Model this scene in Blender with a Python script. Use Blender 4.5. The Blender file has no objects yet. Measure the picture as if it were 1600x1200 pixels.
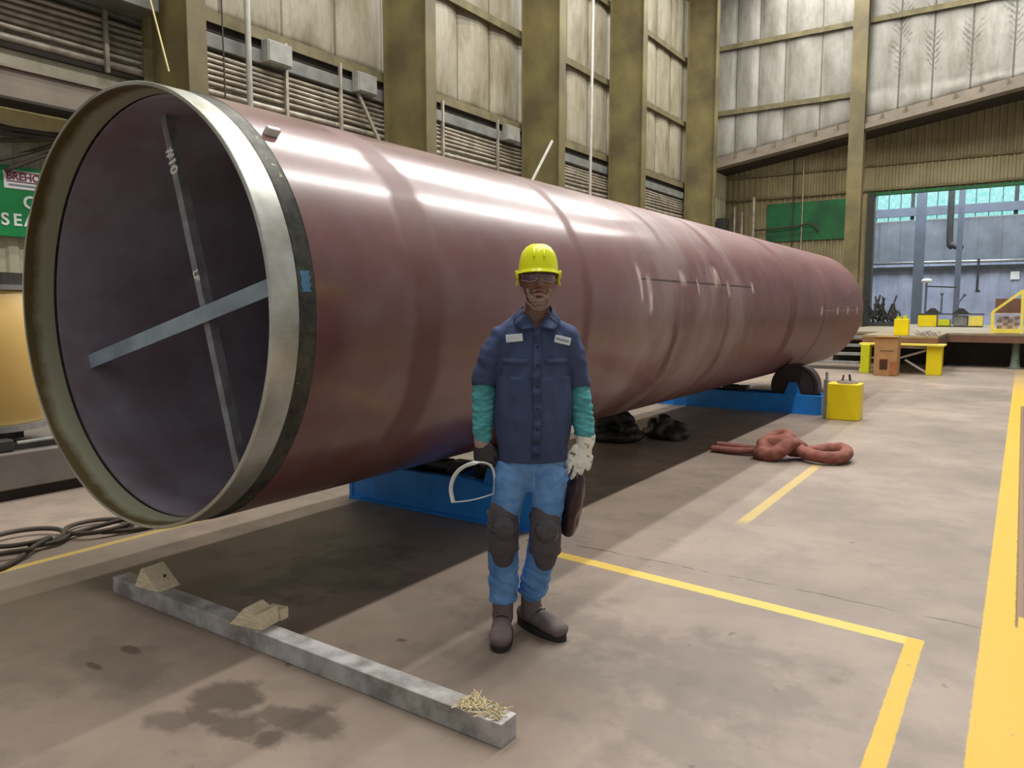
import bpy, bmesh, math, random
from math import sin, cos, pi, radians, sqrt, exp
from mathutils import Vector, Matrix, noise

scene = bpy.context.scene
COL = scene.collection
random.seed(7)

# ------------------------------------------------------------------ camera
cam_d = bpy.data.cameras.new('camera')
cam_d.sensor_width = 36.0
cam_d.lens = 1187.5 / 1600 * 36
cam_d.clip_end = 200
cam = bpy.data.objects.new('camera', cam_d)
COL.objects.link(cam)
cam.location = (0, 0, 1.5)
cam.rotation_euler = (pi / 2 - 0.0994, 0, 0.59)
scene.camera = cam

# ------------------------------------------------------------------ world and exposure
scene.view_settings.view_transform = 'Standard'
scene.view_settings.look = 'None'
scene.view_settings.gamma = 1.0
scene.view_settings.use_curve_mapping = False
scene.view_settings.exposure = -0.5
world = bpy.data.worlds.new('world')
scene.world = world
world.use_nodes = True
bg = world.node_tree.nodes['Background']
bg.inputs[0].default_value = (1.0, 0.985, 0.97, 1)
bg.inputs[1].default_value = 0.5

# ------------------------------------------------------------------ lamps (three rows of high-bay strip lights)
LAMP_ROWS = ((-0.6, 1100), (-5.2, 700), (-7.1, 520))
LAMP_Z = 13.0


def area(name, loc, rot, sx, sy, power, color=(1, 0.965, 0.92)):
    d = bpy.data.lights.new(name, 'AREA')
    d.shape = 'RECTANGLE'
    d.size = sx
    d.size_y = sy
    d.energy = power
    d.color = color
    o = bpy.data.objects.new(name, d)
    COL.objects.link(o)
    o.location = loc
    o.rotation_euler = rot
    return o


for lx, lp in LAMP_ROWS:
    area('strip_lamp', (lx, 14.0, LAMP_Z), (0, 0, 0), 0.30, 28, lp * 3.2)
area('bay_fill', (-3, 36.0, 8.2), (0, 0, 0), 9, 6, 1900, (0.88, 0.93, 1.0))  # added cool area light under the bay ceiling, standing in for skylight
area('recess_fill', (-4.5, 29.3, 7.0), (radians(10), 0, 0), 9, 0.3, 110, (1.0, 0.93, 0.75))  # added unseen light that brightens the recess wall; no fixture hangs there

# ------------------------------------------------------------------ helpers: objects


def tag(o, label=None, cat=None, group=None, kind=None):
    if label:
        o['label'] = label
    if cat:
        o['category'] = cat
    if group:
        o['group'] = group
    if kind:
        o['kind'] = kind
    return o


def link(name, me, mat=None, parent=None, smooth=False):
    if isinstance(me, bmesh.types.BMesh):
        bm = me
        bmesh.ops.recalc_face_normals(bm, faces=bm.faces)
        me = bpy.data.meshes.new(name)
        bm.to_mesh(me)
        bm.free()
    o = bpy.data.objects.new(name, me)
    COL.objects.link(o)
    if mat and not me.materials:
        me.materials.append(mat)
    if smooth:
        me.polygons.foreach_set('use_smooth', [True] * len(me.polygons))
        me.update()
    if parent:
        o.parent = parent
    return o


def empty(name, loc=(0, 0, 0), rz=0.0):
    o = bpy.data.objects.new(name, None)
    o.empty_display_size = 0.1
    COL.objects.link(o)
    o.location = loc
    o.rotation_euler = (0, 0, rz)
    return o


def copy_tree(o, parent=None):
    c = o.copy()
    COL.objects.link(c)
    c.parent = parent
    for ch in list(o.children):
        copy_tree(ch, c)
    return c


# ------------------------------------------------------------------ helpers: shapes
def B():
    return bmesh.new()


def box(bm, c, s, rot=None, bevel=0.0):
    m = Matrix.Translation(c)
    if rot is not None:
        m = m @ rot
    r = bmesh.ops.create_cube(bm, size=1.0, matrix=m @ Matrix.Diagonal((s[0], s[1], s[2], 1)))
    if bevel > 0:
        es = list({e for v in r['verts'] for e in v.link_edges})
        bmesh.ops.bevel(bm, geom=es, offset=bevel, segments=2, affect='EDGES', profile=0.5)
    return bm


def box2(bm, x0, x1, y0, y1, z0, z1, bevel=0.0):
    return box(bm, ((x0 + x1) / 2, (y0 + y1) / 2, (z0 + z1) / 2), (abs(x1 - x0), abs(y1 - y0), abs(z1 - z0)), None, bevel)


def frame_at(pts, i, ref):
    a = pts[max(i - 1, 0)]
    b = pts[min(i + 1, len(pts) - 1)]
    t = (b - a)
    t = t.normalized() if t.length > 1e-9 else Vector((0, 0, 1))
    r = ref - t * ref.dot(t)
    if r.length < 1e-4:
        r = Vector((0, 1, 0)) - t * t.y
        if r.length < 1e-4:
            r = Vector((1, 0, 0))
    r.normalize()
    return t, r, t.cross(r)


def tube(bm, pts, rad, seg=12, ref=(1, 0, 0), closed=False, round_caps=False, cap=True):
    """loft circles or ellipses (rad: number, or list of numbers or (a,b)) along pts; a lies along ref."""
    pts = [Vector(p) for p in pts]
    n = len(pts)
    if not isinstance(rad, (list,)):
        rad = [rad] * n
    rad = [(r, r) if not isinstance(r, (tuple, list)) else tuple(r) for r in rad]
    ref = Vector(ref)
    if round_caps and not closed:
        t0 = (pts[0] - pts[1]).normalized()
        t1 = (pts[-1] - pts[-2]).normalized()
        pre, prer, post, postr = [], [], [], []
        r0 = min(rad[0])
        r1 = min(rad[-1])
        for a in (80, 55, 28):
            a = radians(a)
            pre.append(pts[0] + t0 * r0 * sin(a))
            prer.append((rad[0][0] * cos(a), rad[0][1] * cos(a)))
        for a in (28, 55, 80):
            a = radians(a)
            post.append(pts[-1] + t1 * r1 * sin(a))
            postr.append((rad[-1][0] * cos(a), rad[-1][1] * cos(a)))
        pts = pre + pts + post
        rad = prer + rad + postr
        n = len(pts)
    rings = []
    cur = ref
    for i in range(n):
        if closed:
            t = (pts[(i + 1) % n] - pts[(i - 1) % n]).normalized()
            r = cur - t * cur.dot(t)
            if r.length < 1e-4:
                r = Vector((0, 1, 0)) - t * t.y
            r.normalize()
            s = t.cross(r)
        else:
            t, r, s = frame_at(pts, i, cur)
        if len(rad) and rad[0][0] == rad[0][1]:
            cur = r
        ra, rb = rad[i]
        rings.append([bm.verts.new(pts[i] + r * ra * cos(2 * pi * k / seg) + s * rb * sin(2 * pi * k / seg)) for k in range(seg)])
    m = n if closed else n - 1
    for i in range(m):
        a = rings[i]
        b = rings[(i + 1) % n]
        for k in range(seg):
            bm.faces.new((a[k], a[(k + 1) % seg], b[(k + 1) % seg], b[k]))
    if cap and not closed:
        bm.faces.new(list(reversed(rings[0])))
        bm.faces.new(rings[-1])
    return bm


def bar(bm, a, b, w, h, ref=(0, 0, 1)):
    """rectangular bar from a to b, w across, h along ref."""
    a = Vector(a)
    b = Vector(b)
    t = (b - a).normalized()
    r = Vector(ref)
    r = (r - t * r.dot(t)).normalized()
    s = t.cross(r)
    vs = []
    for p in (a, b):
        for i, j in ((-1, -1), (1, -1), (1, 1), (-1, 1)):
            vs.append(bm.verts.new(p + s * i * w / 2 + r * j * h / 2))
    for f in ((0, 1, 2, 3), (7, 6, 5, 4), (0, 4, 5, 1), (1, 5, 6, 2), (2, 6, 7, 3), (3, 7, 4, 0)):
        bm.faces.new([vs[i] for i in f])
    return bm


def lathe(bm, prof, seg=32, mat=None, closed=False):
    """prof: list of (r,z); about z axis, then transformed by mat."""
    mat = mat or Matrix.Identity(4)
    rings = []
    for r, z in prof:
        if r < 1e-6:
            rings.append([bm.verts.new(mat @ Vector((0, 0, z)))])
        else:
            rings.append([bm.verts.new(mat @ Vector((r * cos(2 * pi * k / seg), r * sin(2 * pi * k / seg), z))) for k in range(seg)])
    n = len(rings)
    for i in range(n if closed else n - 1):
        a = rings[i]
        b = rings[(i + 1) % n]
        if len(a) == 1 and len(b) == 1:
            continue
        for k in range(seg):
            k2 = (k + 1) % seg
            if len(a) == 1:
                bm.faces.new((a[0], b[k2], b[k]))
            elif len(b) == 1:
                bm.faces.new((a[k], a[k2], b[0]))
            else:
                bm.faces.new((a[k], a[k2], b[k2], b[k]))
    return bm


def prism(bm, poly, v):
    """extrude a polygon (3D points) by vector v."""
    v = Vector(v)
    a = [bm.verts.new(Vector(p)) for p in poly]
    b = [bm.verts.new(Vector(p) + v) for p in poly]
    n = len(a)
    bm.faces.new(a)
    bm.faces.new(list(reversed(b)))
    for i in range(n):
        bm.faces.new((a[i], b[i], b[(i + 1) % n], a[(i + 1) % n]))
    return bm


def ellipsoid(bm, c, r, rot=None, u=24, v=16):
    m = Matrix.Translation(c)
    if rot is not None:
        m = m @ rot
    bmesh.ops.create_uvsphere(bm, u_segments=u, v_segments=v, radius=1.0, matrix=m @ Matrix.Diagonal((r[0], r[1], r[2], 1)))
    return bm


def remesh(bm, voxel, smooth=4, factor=0.5):
    """merge overlapping closed shapes into one continuous skin."""
    me = bpy.data.meshes.new('tmp')
    bmesh.ops.recalc_face_normals(bm, faces=bm.faces)
    bm.to_mesh(me)
    bm.free()
    o = bpy.data.objects.new('tmp', me)
    COL.objects.link(o)
    md = o.modifiers.new('r', 'REMESH')
    md.mode = 'VOXEL'
    md.voxel_size = voxel
    if smooth:
        sm = o.modifiers.new('s', 'SMOOTH')
        sm.iterations = smooth
        sm.factor = factor
    dg = bpy.context.evaluated_depsgraph_get()
    dg.update()
    out = bpy.data.meshes.new_from_object(o.evaluated_get(dg))
    bpy.data.objects.remove(o)
    bpy.data.meshes.remove(me)
    return out


def wrinkle(me, fn):
    """move each vertex along its normal by fn(co)."""
    ns = [v.normal.copy() for v in me.vertices]
    for v, n in zip(me.vertices, ns):
        v.co += n * fn(v.co)
    me.update()


def text_mesh(s, size, extrude=0.001, bold=0.0):
    cu = bpy.data.curves.new('txt', 'FONT')
    cu.body = s
    cu.size = size
    cu.extrude = extrude
    cu.offset = bold
    cu.align_x = 'CENTER'
    cu.align_y = 'CENTER'
    o = bpy.data.objects.new('txt', cu)
    COL.objects.link(o)
    dg = bpy.context.evaluated_depsgraph_get()
    dg.update()
    me = bpy.data.meshes.new_from_object(o.evaluated_get(dg))
    bpy.data.objects.remove(o)
    bpy.data.curves.remove(cu)
    return me


# ------------------------------------------------------------------ helpers: materials
class G:
    """small node-graph writer."""

    def __init__(self, name):
        self.m = bpy.data.materials.new(name)
        self.m.use_nodes = True
        self.t = self.m.node_tree
        self.p = self.t.nodes['Principled BSDF']
        self._obj = None

    def n(self, typ, **kw):
        x = self.t.nodes.new(typ)
        for k, v in kw.items():
            setattr(x, k, v)
        return x

    def put(self, sock, v):
        if isinstance(v, bpy.types.NodeSocket):
            self.t.links.new(v, sock)
        elif isinstance(v, (tuple, list)) and len(v) == 3 and sock.type == 'RGBA':
            sock.default_value = (*v, 1)
        else:
            sock.default_value = v

    def math(self, op, a, b=0.0, c=None, clamp=False):
        x = self.n('ShaderNodeMath', operation=op, use_clamp=clamp)
        self.put(x.inputs[0], a)
        self.put(x.inputs[1], b)
        if c is not None:
            self.put(x.inputs[2], c)
        return x.outputs[0]

    def obj(self):
        if self._obj is None:
            self._obj = self.n('ShaderNodeTexCoord').outputs['Object']
        return self._obj

    def uv(self):
        return self.n('ShaderNodeTexCoord').outputs['UV']

    def xyz(self, v=None):
        x = self.n('ShaderNodeSeparateXYZ')
        self.t.links.new(v or self.obj(), x.inputs[0])
        return x.outputs

    def noise(self, scale, detail=4, rough=0.55, vec=None, stretch=None, off=(0, 0, 0), dist=0.0):
        v = vec or self.obj()
        if stretch or any(off):
            mp = self.n('ShaderNodeMapping')
            self.t.links.new(v, mp.inputs[0])
            mp.inputs['Scale'].default_value = stretch or (1, 1, 1)
            mp.inputs['Location'].default_value = off
            v = mp.outputs[0]
        x = self.n('ShaderNodeTexNoise')
        self.t.links.new(v, x.inputs['Vector'])
        x.inputs['Scale'].default_value = scale
        x.inputs['Detail'].default_value = detail
        x.inputs['Roughness'].default_value = rough
        x.inputs['Distortion'].default_value = dist
        return x.outputs['Fac']

    def ramp(self, f, lo, hi, a=0.0, b=1.0):
        x = self.n('ShaderNodeMapRange')
        self.put(x.inputs[0], f)
        x.inputs[1].default_value = lo
        x.inputs[2].default_value = hi
        x.inputs[3].default_value = a
        x.inputs[4].default_value = b
        return x.outputs[0]

    def mix(self, f, a, b):
        x = self.n('ShaderNodeMix', data_type='RGBA')
        self.put(x.inputs[0], f)
        self.put(x.inputs[6], a)
        self.put(x.inputs[7], b)
        return x.outputs[2]

    def band(self, v, lo, hi, soft=0.005):
        a = self.ramp(v, lo - soft, lo + soft)
        b = self.ramp(v, hi - soft, hi + soft, 1.0, 0.0)
        return self.math('MULTIPLY', a, b)

    def bump(self, h, strength=0.3, dist=0.01):
        x = self.n('ShaderNodeBump')
        self.put(x.inputs['Height'], h)
        x.inputs['Strength'].default_value = strength
        x.inputs['Distance'].default_value = dist
        self.t.links.new(x.outputs[0], self.p.inputs['Normal'])

    def base(self, c):
        self.put(self.p.inputs['Base Color'], c)

    def set(self, rough=None, metal=None, spec=None):
        if rough is not None:
            self.put(self.p.inputs['Roughness'], rough)
        if metal is not None:
            self.put(self.p.inputs['Metallic'], metal)
        if spec is not None:
            self.put(self.p.inputs['Specular IOR Level'], spec)
        return self


def S(*c):
    """sRGB 0-255 to linear"""
    o = []
    for v in c:
        v = v / 255
        o.append(v / 12.92 if v <= 0.04045 else ((v + 0.055) / 1.055) ** 2.4)
    return tuple(o)


def simple(name, col, rough=0.6, metal=0.0, var=0.25, scale=6.0, dirt=None, bump=0.0, spec=0.5, stretch=None):
    g = G(name)
    f = g.noise(scale, 5, 0.6, stretch=stretch)
    d = dirt or tuple(c * (1 - var) for c in col)
    e = tuple(min(1, c * (1 + var * 0.5)) for c in col)
    g.base(g.mix(g.ramp(f, 0.35, 0.65), d, e))
    g.set(rough, metal, spec)
    if bump:
        g.bump(g.noise(scale * 6, 3), bump, 0.005)
    return g.m


MAT = {}


def make_materials():
    M_ = MAT
    # --- pipe shell: red-oxide primed steel with mill scale patches, weld bands and chalk marks
    g = G('primed_steel')
    x, y, z = g.xyz()
    f1 = g.noise(1.3, 5, 0.6, stretch=(1, 0.45, 1))
    f2 = g.noise(5.0, 4, 0.6)
    col = g.mix(g.ramp(f1, 0.3, 0.7), S(92, 53, 52), S(124, 78, 76))
    col = g.mix(g.math('MULTIPLY', g.ramp(f2, 0.45, 0.75), 0.35), col, S(120, 104, 104))
    wob = g.math('MULTIPLY_ADD', g.noise(2.2, 3), 0.22, -0.11)
    yw = g.math('ADD', y, wob)
    weld = None
    for a, b in ((2.83, 3.05), (4.55, 4.68), (6.15, 6.3), (7.5, 7.66), (10.0, 10.35), (12.0, 12.1)):
        m = g.band(yw, a, b, 0.03)
        weld = m if weld is None else g.math('MAXIMUM', weld, m)
    patch = g.math('MULTIPLY', g.band(g.math('ADD', y, g.math('MULTIPLY', wob, 2.5)), 5.3, 8.3, 0.25), g.ramp(g.noise(1.1, 4, stretch=(1, 1.8, 1), off=(3, 0, 1)), 0.42, 0.6))
    col = g.mix(g.math('MULTIPLY', weld, 0.35), col, S(96, 58, 56))
    col = g.mix(g.math('MULTIPLY', patch, 0.6), col, S(150, 130, 126))
    # ground bare patches and chalk line at the lifting marks
    ang = g.math('ARCTAN2', z, x)
    zl = g.math('SUBTRACT', ang, radians(13.4))
    line = g.math('MULTIPLY', g.band(zl, -0.008, 0.008, 0.003), g.band(y, 5.5, 8.56, 0.01))
    col = g.mix(line, col, S(60, 34, 32))
    ch = None
    for yc, w, l0, l1 in ((5.5, 0.05, -0.16, 0.10), (5.66, 0.06, -0.26, 0.02), (6.42, 0.1, -0.02, 0.09), (6.78, 0.04, -0.1, 0.05),
                          (7.3, 0.12, -0.02, 0.16), (7.62, 0.06, -0.1, 0.03), (8.45, 0.05, -0.05, 0.04)):
        m = g.math('MULTIPLY', g.band(g.math('ADD', y, g.math('MULTIPLY', wob, 0.5)), yc - w / 2, yc + w / 2, w * 0.5), g.band(zl, l0, l1, 0.03))
        ch = m if ch is None else g.math('MAXIMUM', ch, m)
    zl2 = g.math('ADD', ang, radians(1.2))
    for yc in (11.85, 13.0, 13.85, 14.7):
        m = g.math('MULTIPLY', g.band(y, yc - 0.05, yc + 0.05, 0.04), g.band(zl2, -0.06, 0.05, 0.02))
        ch = g.math('MAXIMUM', ch, m)
    ch = g.math('MAXIMUM', ch, g.math('MULTIPLY', 0.6, g.math('MULTIPLY', g.band(zl2, -0.003, 0.003, 0.003), g.band(y, 11.8, 14.9, 0.02))))
    ch = g.math('MULTIPLY', ch, g.ramp(g.noise(14, 3, stretch=(1, 2, 0.4)), 0.35, 0.6))
    col = g.mix(ch, col, S(226, 200, 190))
    g.base(col)
    ro = g.math('ADD', g.math('MULTIPLY_ADD', f1, 0.22, g.ramp(y, 4.0, 8.0, 0.19, 0.42)), g.math('MULTIPLY', weld, 0.22))
    g.set(ro, 0.0, 0.5)
    g.put(g.p.inputs['Coat Weight'], g.math('MULTIPLY', g.ramp(y, 4.0, 7.5, 1, 0.08), g.math('MULTIPLY_ADD', weld, -0.5, 0.55)))
    g.p.inputs['Coat Roughness'].default_value = 0.17
    g.bump(g.math('ADD', g.noise(0.9, 2, stretch=(1, 0.6, 1)), g.math('MULTIPLY', weld, -0.06)), 0.25, 0.05)
    M_['pipe'] = g.m
    M_['pipe_in'] = simple('inner_primer', S(156, 152, 166), 0.5, 0, 0.2, 2.0, dirt=S(140, 122, 132))
    # bare machined ring with mottled tint
    g = G('machined_ring')
    f = g.noise(3.2, 5, 0.65)
    h = g.noise(60, 2, stretch=(1, 0.1, 1))
    c = g.mix(g.ramp(f, 0.35, 0.65), S(176, 176, 160), S(214, 218, 216))
    c = g.mix(g.math('MULTIPLY', h, 0.2), c, S(120, 116, 92))
    g.base(c)
    g.set(g.math('MULTIPLY_ADD', f, 0.15, 0.26), 0.8)
    M_['ring'] = g.m
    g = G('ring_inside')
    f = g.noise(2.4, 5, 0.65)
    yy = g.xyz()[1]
    c = g.mix(g.ramp(g.math('MULTIPLY_ADD', f, 0.15, yy), 2.085, 2.135), S(104, 90, 52), S(176, 176, 150))  # brown at the front edge, paler toward the back
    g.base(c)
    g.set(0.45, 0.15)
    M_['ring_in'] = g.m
    g = G('burnt_band')
    f = g.noise(9, 5, 0.7)
    x, y, z = g.xyz()
    tint = g.ramp(g.noise(26, 3), 0.66, 0.74)
    g.base(g.mix(tint, g.mix(g.ramp(f, 0.35, 0.7), S(46, 48, 44), S(92, 92, 84)), S(150, 140, 100)))
    g.set(0.45, 0.5)
    M_['burnt'] = g.m
    M_['blue_paint'] = simple('blue_touch_up', S(70, 122, 160), 0.5)
    M_['bar'] = simple('grey_bar_steel', S(150, 153, 158), 0.5, 0.0, 0.35, 9)
    M_['angle'] = simple('blue_grey_angle_steel', S(158, 178, 192), 0.45, 0.0, 0.25, 5)
    M_['chalk'] = simple('white_chalk', S(250, 250, 250), 0.9, 0, 0.1, 40)
    # --- floor
    g = G('concrete_floor')
    x, y, z = g.xyz()
    a = g.noise(0.55, 6, 0.6)
    b = g.noise(2.6, 6, 0.65, off=(4, 2, 0))
    c3 = g.noise(22, 4, 0.7)
    b2 = g.noise(5.0, 6, 0.62, off=(1, 7, 0))
    col = g.mix(g.ramp(a, 0.3, 0.7), S(118, 106, 94), S(165, 148, 134))
    col = g.mix(g.math('MULTIPLY', g.ramp(b, 0.48, 0.66), 0.6), col, S(120, 110, 100))
    col = g.mix(g.math('MULTIPLY', g.ramp(c3, 0.55, 0.8), 0.25), col, S(110, 98, 88))
    stain = None
    for cx, cy, rx, ry, s in ((-2.45, 1.72, 0.20, 0.12, 0.95), (-2.3, 1.6, 0.22, 0.09, 0.9), (-2.2, 1.76, 0.14, 0.07, 0.8), (-2.04, 1.8, 0.13, 0.08, 0.9), (-2.12, 1.62, 0.08, 0.06, 0.9), (-2.5, 1.5, 0.12, 0.06, 0.7), (-1.9, 3.1, 0.5, 0.3, 0.45), (-1.0, 2.9, 0.5, 0.45, 0.5),
                             (-3.1, 1.6, 0.3, 0.2, 0.4), (-0.95, 2.4, 0.3, 0.3, 0.45), (-1.5, 2.5, 0.5, 0.3, 0.3), (-3.2, 3.0, 0.35, 0.5, 0.7)):
        dx = g.math('DIVIDE', g.math('SUBTRACT', x, cx), rx)
        dy = g.math('DIVIDE', g.math('SUBTRACT', y, cy), ry)
        d = g.math('SQRT', g.math('ADD', g.math('MULTIPLY', dx, dx), g.math('MULTIPLY', dy, dy)))
        d = g.math('ADD', d, g.math('MULTIPLY_ADD', b2, 3.6, -1.8))
        m = g.math('MULTIPLY', g.ramp(d, 0.55, 1.15, 1, 0), s)
        stain = m if stain is None else g.math('MAXIMUM', stain, m)
    col = g.mix(g.math('MULTIPLY', stain, 0.75), col, S(78, 66, 58))
    spots = g.ramp(g.noise(9, 2, 0.4, off=(1, 5, 0)), 0.74, 0.77)
    col = g.mix(g.math('MULTIPLY', spots, 0.6), col, S(70, 58, 50))
    for cx, cy, rx, ry in ((-3.17, 1.57, 0.06, 0.018), (-3.19, 1.74, 0.07, 0.03)):
        dx = g.math('DIVIDE', g.math('SUBTRACT', x, cx), rx)
        dy = g.math('DIVIDE', g.math('SUBTRACT', y, cy), ry)
        d = g.math('SQRT', g.math('ADD', g.math('MULTIPLY', dx, dx), g.math('MULTIPLY', dy, dy)))
        col = g.mix(g.ramp(d, 0.8, 1.1, 0.7, 0), col, S(80, 62, 56))
    # cracks across the slab
    cw = g.math('MULTIPLY_ADD', g.noise(3.0, 4, 0.6), 0.1, -0.05)
    cy = g.math('ADD', g.math('MULTIPLY_ADD', x, 0.02, y), cw)
    crack = g.math('MULTIPLY', g.band(cy, 4.098, 4.108, 0.005), g.ramp(g.noise(5, 3), 0.42, 0.5))
    crack = g.math('MULTIPLY', crack, g.band(x, -4.7, -0.09, 0.02))
    col = g.mix(g.math('MULTIPLY', crack, 0.9), col, S(50, 42, 36))
    # painted lines
    ed = g.math('MULTIPLY_ADD', g.noise(30, 3), 0.012, -0.006)
    xe = g.math('ADD', x, ed)
    ye = g.math('ADD', y, ed)
    yel = S(208, 170, 40)
    pale = S(226, 196, 92)
    wear = g.ramp(g.noise(7, 5, 0.7), 0.66, 0.72, 1, 0.15)
    strip = g.math('MULTIPLY', g.band(xe, -0.08, 0.30, 0.003), g.ramp(y, 16, 21, 1, 0.2))
    plate = g.math('MULTIPLY', g.band(x, 0.062, 0.40, 0.003), g.band(y, 4.35, 14.0, 0.01))
    leg = g.math('MULTIPLY', g.band(xe, -0.362, -0.29, 0.003), g.ramp(ye, 3.785, 3.79, 1, 0))
    cc = g.math('ADD', ye, g.math('MULTIPLY', x, 0.088))
    cross = g.math('MULTIPLY', g.band(cc, 3.675, 3.765, 0.004), g.band(xe, -2.35, -0.29, 0.004))
    faint1 = g.math('MULTIPLY', g.math('MULTIPLY', g.band(xe, -1.60, -1.52, 0.006), g.band(y, 5.25, 7.6, 0.1)), 0.5)
    faint2 = g.math('MULTIPLY', g.math('MULTIPLY', g.band(xe, -4.81, -4.75, 0.006), g.band(y, -1, 3.2, 0.1)), 0.6)
    lines = g.math('MAXIMUM', faint1, faint2)
    col = g.mix(lines, col, pale)
    col = g.mix(g.math('MULTIPLY', cross, g.math('MULTIPLY', wear, 0.85)), col, S(228, 196, 82))
    col = g.mix(g.math('MULTIPLY', g.math('MAXIMUM', strip, leg), wear), col, yel)
    col = g.mix(plate, col, S(132, 104, 84))
    groove = g.math('MULTIPLY', g.band(xe, 0.050, 0.062, 0.003), g.band(y, 4.2, 14.0, 0.02))
    groove2 = g.math('MULTIPLY', g.band(xe, 0.085, 0.092, 0.003), g.band(y, 4.35, 14.0, 0.02))
    col = g.mix(g.math('MULTIPLY', g.math('MAXIMUM', groove, groove2), 0.85), col, S(70, 52, 34))
    g.base(col)
    g.set(g.math('MULTIPLY_ADD', b, 0.25, 0.36), 0, 0.45)
    g.bump(c3, 0.08, 0.004)
    M_['floor'] = g.m
    # --- quilted insulation: uv.x counts panels, uv.y metres up

    def quilt(name, base, dirty, feather):
        g = G(name)
        u = g.uv()
        ux, uy, _ = g.xyz(u)
        fr = g.math('FRACT', ux)
        du = g.math('MINIMUM', fr, g.math('SUBTRACT', 1.0, fr))
        n1 = g.noise(1.2, 5, 0.6, stretch=(2.0, 2.0, 0.7))
        n2 = g.noise(3.5, 5, 0.7, stretch=(4, 4, 0.35))
        col = g.mix(g.ramp(n1, 0.4, 0.75), base, dirty)
        col = g.mix(g.math('MULTIPLY', g.ramp(n2, 0.55, 0.75), 0.35), col, tuple(c * 0.4 for c in dirty))
        seam = g.ramp(du, 0.012, 0.03, 0.8, 0)
        col = g.mix(seam, col, S(84, 78, 62))
        if feather:
            hz = g.ramp(uy, feather[1], feather[2])
            reach = g.math('MULTIPLY', g.noise(1.3, 3, off=(7, 0, 0)), g.math('MULTIPLY', hz, 0.62))
            wave = g.math('SINE', g.math('ADD', g.math('MULTIPLY_ADD', uy, 34, g.math('MULTIPLY', du, -38)), g.math('MULTIPLY', n2, 11)))
            ft = g.math('MULTIPLY', g.math('GREATER_THAN', wave, 0.25), g.ramp(g.math('SUBTRACT', reach, du), 0.0, 0.08))
            ft = g.math('MULTIPLY', ft, g.math('MULTIPLY', g.ramp(ux, feather[0] - 0.05, feather[0]), g.ramp(g.noise(1.6, 3, off=(2, 3, 0)), 0.40, 0.56)))
            trunk = g.math('MULTIPLY', g.ramp(du, 0.015, 0.035, 1, 0), g.ramp(ux, feather[0] - 0.05, feather[0]))
            col = g.mix(g.math('MULTIPLY', g.math('MAXIMUM', ft, trunk), 0.7), col, S(70, 68, 56))
        g.base(col)
        g.set(0.45, 0, 0.5)
        g.bump(g.noise(9, 4, stretch=(1, 1, 0.5)), 0.35, 0.03)
        return g.m

    M_['quilt_l'] = quilt('left_insulation', S(160, 154, 134), S(112, 103, 78), None)
    M_['quilt_f'] = quilt('far_insulation', S(152, 150, 142), S(116, 113, 100), (5.5, 8.2, 10.2))
    # corrugated metal
    for nm, ca, cb in (('corr', S(154, 144, 114), S(122, 112, 80)), ('corr_l', S(196, 194, 172), S(160, 156, 130)), ('corr_blue', S(168, 176, 196), S(138, 148, 168))):
        g = G('corrugated_' + nm)
        f = g.noise(0.9, 5, 0.6)
        f2 = g.noise(3, 4, 0.6, stretch=(3, 3, 0.3))
        c = g.mix(g.ramp(f, 0.35, 0.7), ca, cb)
        c = g.mix(g.math('MULTIPLY', g.ramp(f2, 0.55, 0.7), 0.3), c, tuple(q * 0.55 for q in cb))
        g.base(c)
        g.set(0.55)
        M_[nm] = g.m
    M_['column'] = simple('olive_column_paint', S(116, 107, 66), 0.55, 0, 0.25, 0.8, dirt=S(90, 80, 54))
    M_['girt'] = simple('dirty_girt', S(112, 104, 74), 0.7, 0, 0.3, 3)
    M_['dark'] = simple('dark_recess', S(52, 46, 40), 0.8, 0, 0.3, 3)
    M_['conduit'] = simple('grimy_conduit', S(172, 164, 148), 0.5, 0.3, 0.35, 4)
    M_['tray'] = simple('grey_tray', S(120, 122, 116), 0.55, 0.1, 0.3, 3)
    M_['pullbox'] = simple('grey_box_paint', S(150, 150, 142), 0.5, 0, 0.2, 4)
    M_['whitepipe'] = simple('white_pipe_paint', S(196, 196, 188), 0.5, 0, 0.15, 5)
    M_['beam'] = simple('brown_grey_beam', S(128, 118, 104), 0.6, 0, 0.2, 2)
    M_['yband'] = simple('faded_yellow_band', S(230, 218, 156), 0.6, 0, 0.2, 3)
    M_['cable'] = simple('dusty_cable', S(70, 62, 52), 0.7)
    M_['ceil'] = simple('ceiling_metal', S(120, 112, 98), 0.7)
    M_['green'] = simple('green_banner', S(0, 132, 66), 0.5, 0, 0.12, 4)
    M_['green_panel'] = simple('green_wall_paint', S(24, 104, 58), 0.6, 0, 0.3, 1.3, dirt=S(20, 78, 46))
    M_['white'] = simple('white_board', S(228, 234, 230), 0.5, 0, 0.06, 4)
    M_['maroon_ink'] = simple('maroon_ink', S(122, 50, 70), 0.6)
    M_['grey_ink'] = simple('grey_ink', S(130, 142, 146), 0.6)
    M_['tan'] = simple('tan_tank_paint', S(206, 172, 100), 0.4, 0, 0.08, 2)
    M_['plinth'] = simple('plinth_steel', S(112, 106, 100), 0.7, 0, 0.2, 3)
    M_['metal'] = simple('bright_metal', S(170, 172, 170), 0.35, 0.7, 0.2, 8)
    M_['darkmetal'] = simple('dark_metal', S(62, 60, 58), 0.5, 0.3, 0.3, 8)
    M_['wood'] = simple('pale_wood', S(238, 222, 188), 0.7, 0, 0.2, 14, stretch=(1, 6, 6))
    M_['timber'] = simple('grey_timber', S(190, 188, 186), 0.75, 0, 0.2, 7, dirt=S(140, 136, 132), bump=0.2)
    M_['straw'] = simple('straw', S(222, 206, 164), 0.8)
    M_['roll_blue'] = simple('blue_machine_paint', S(36, 136, 222), 0.4, 0, 0.2, 3)
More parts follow.
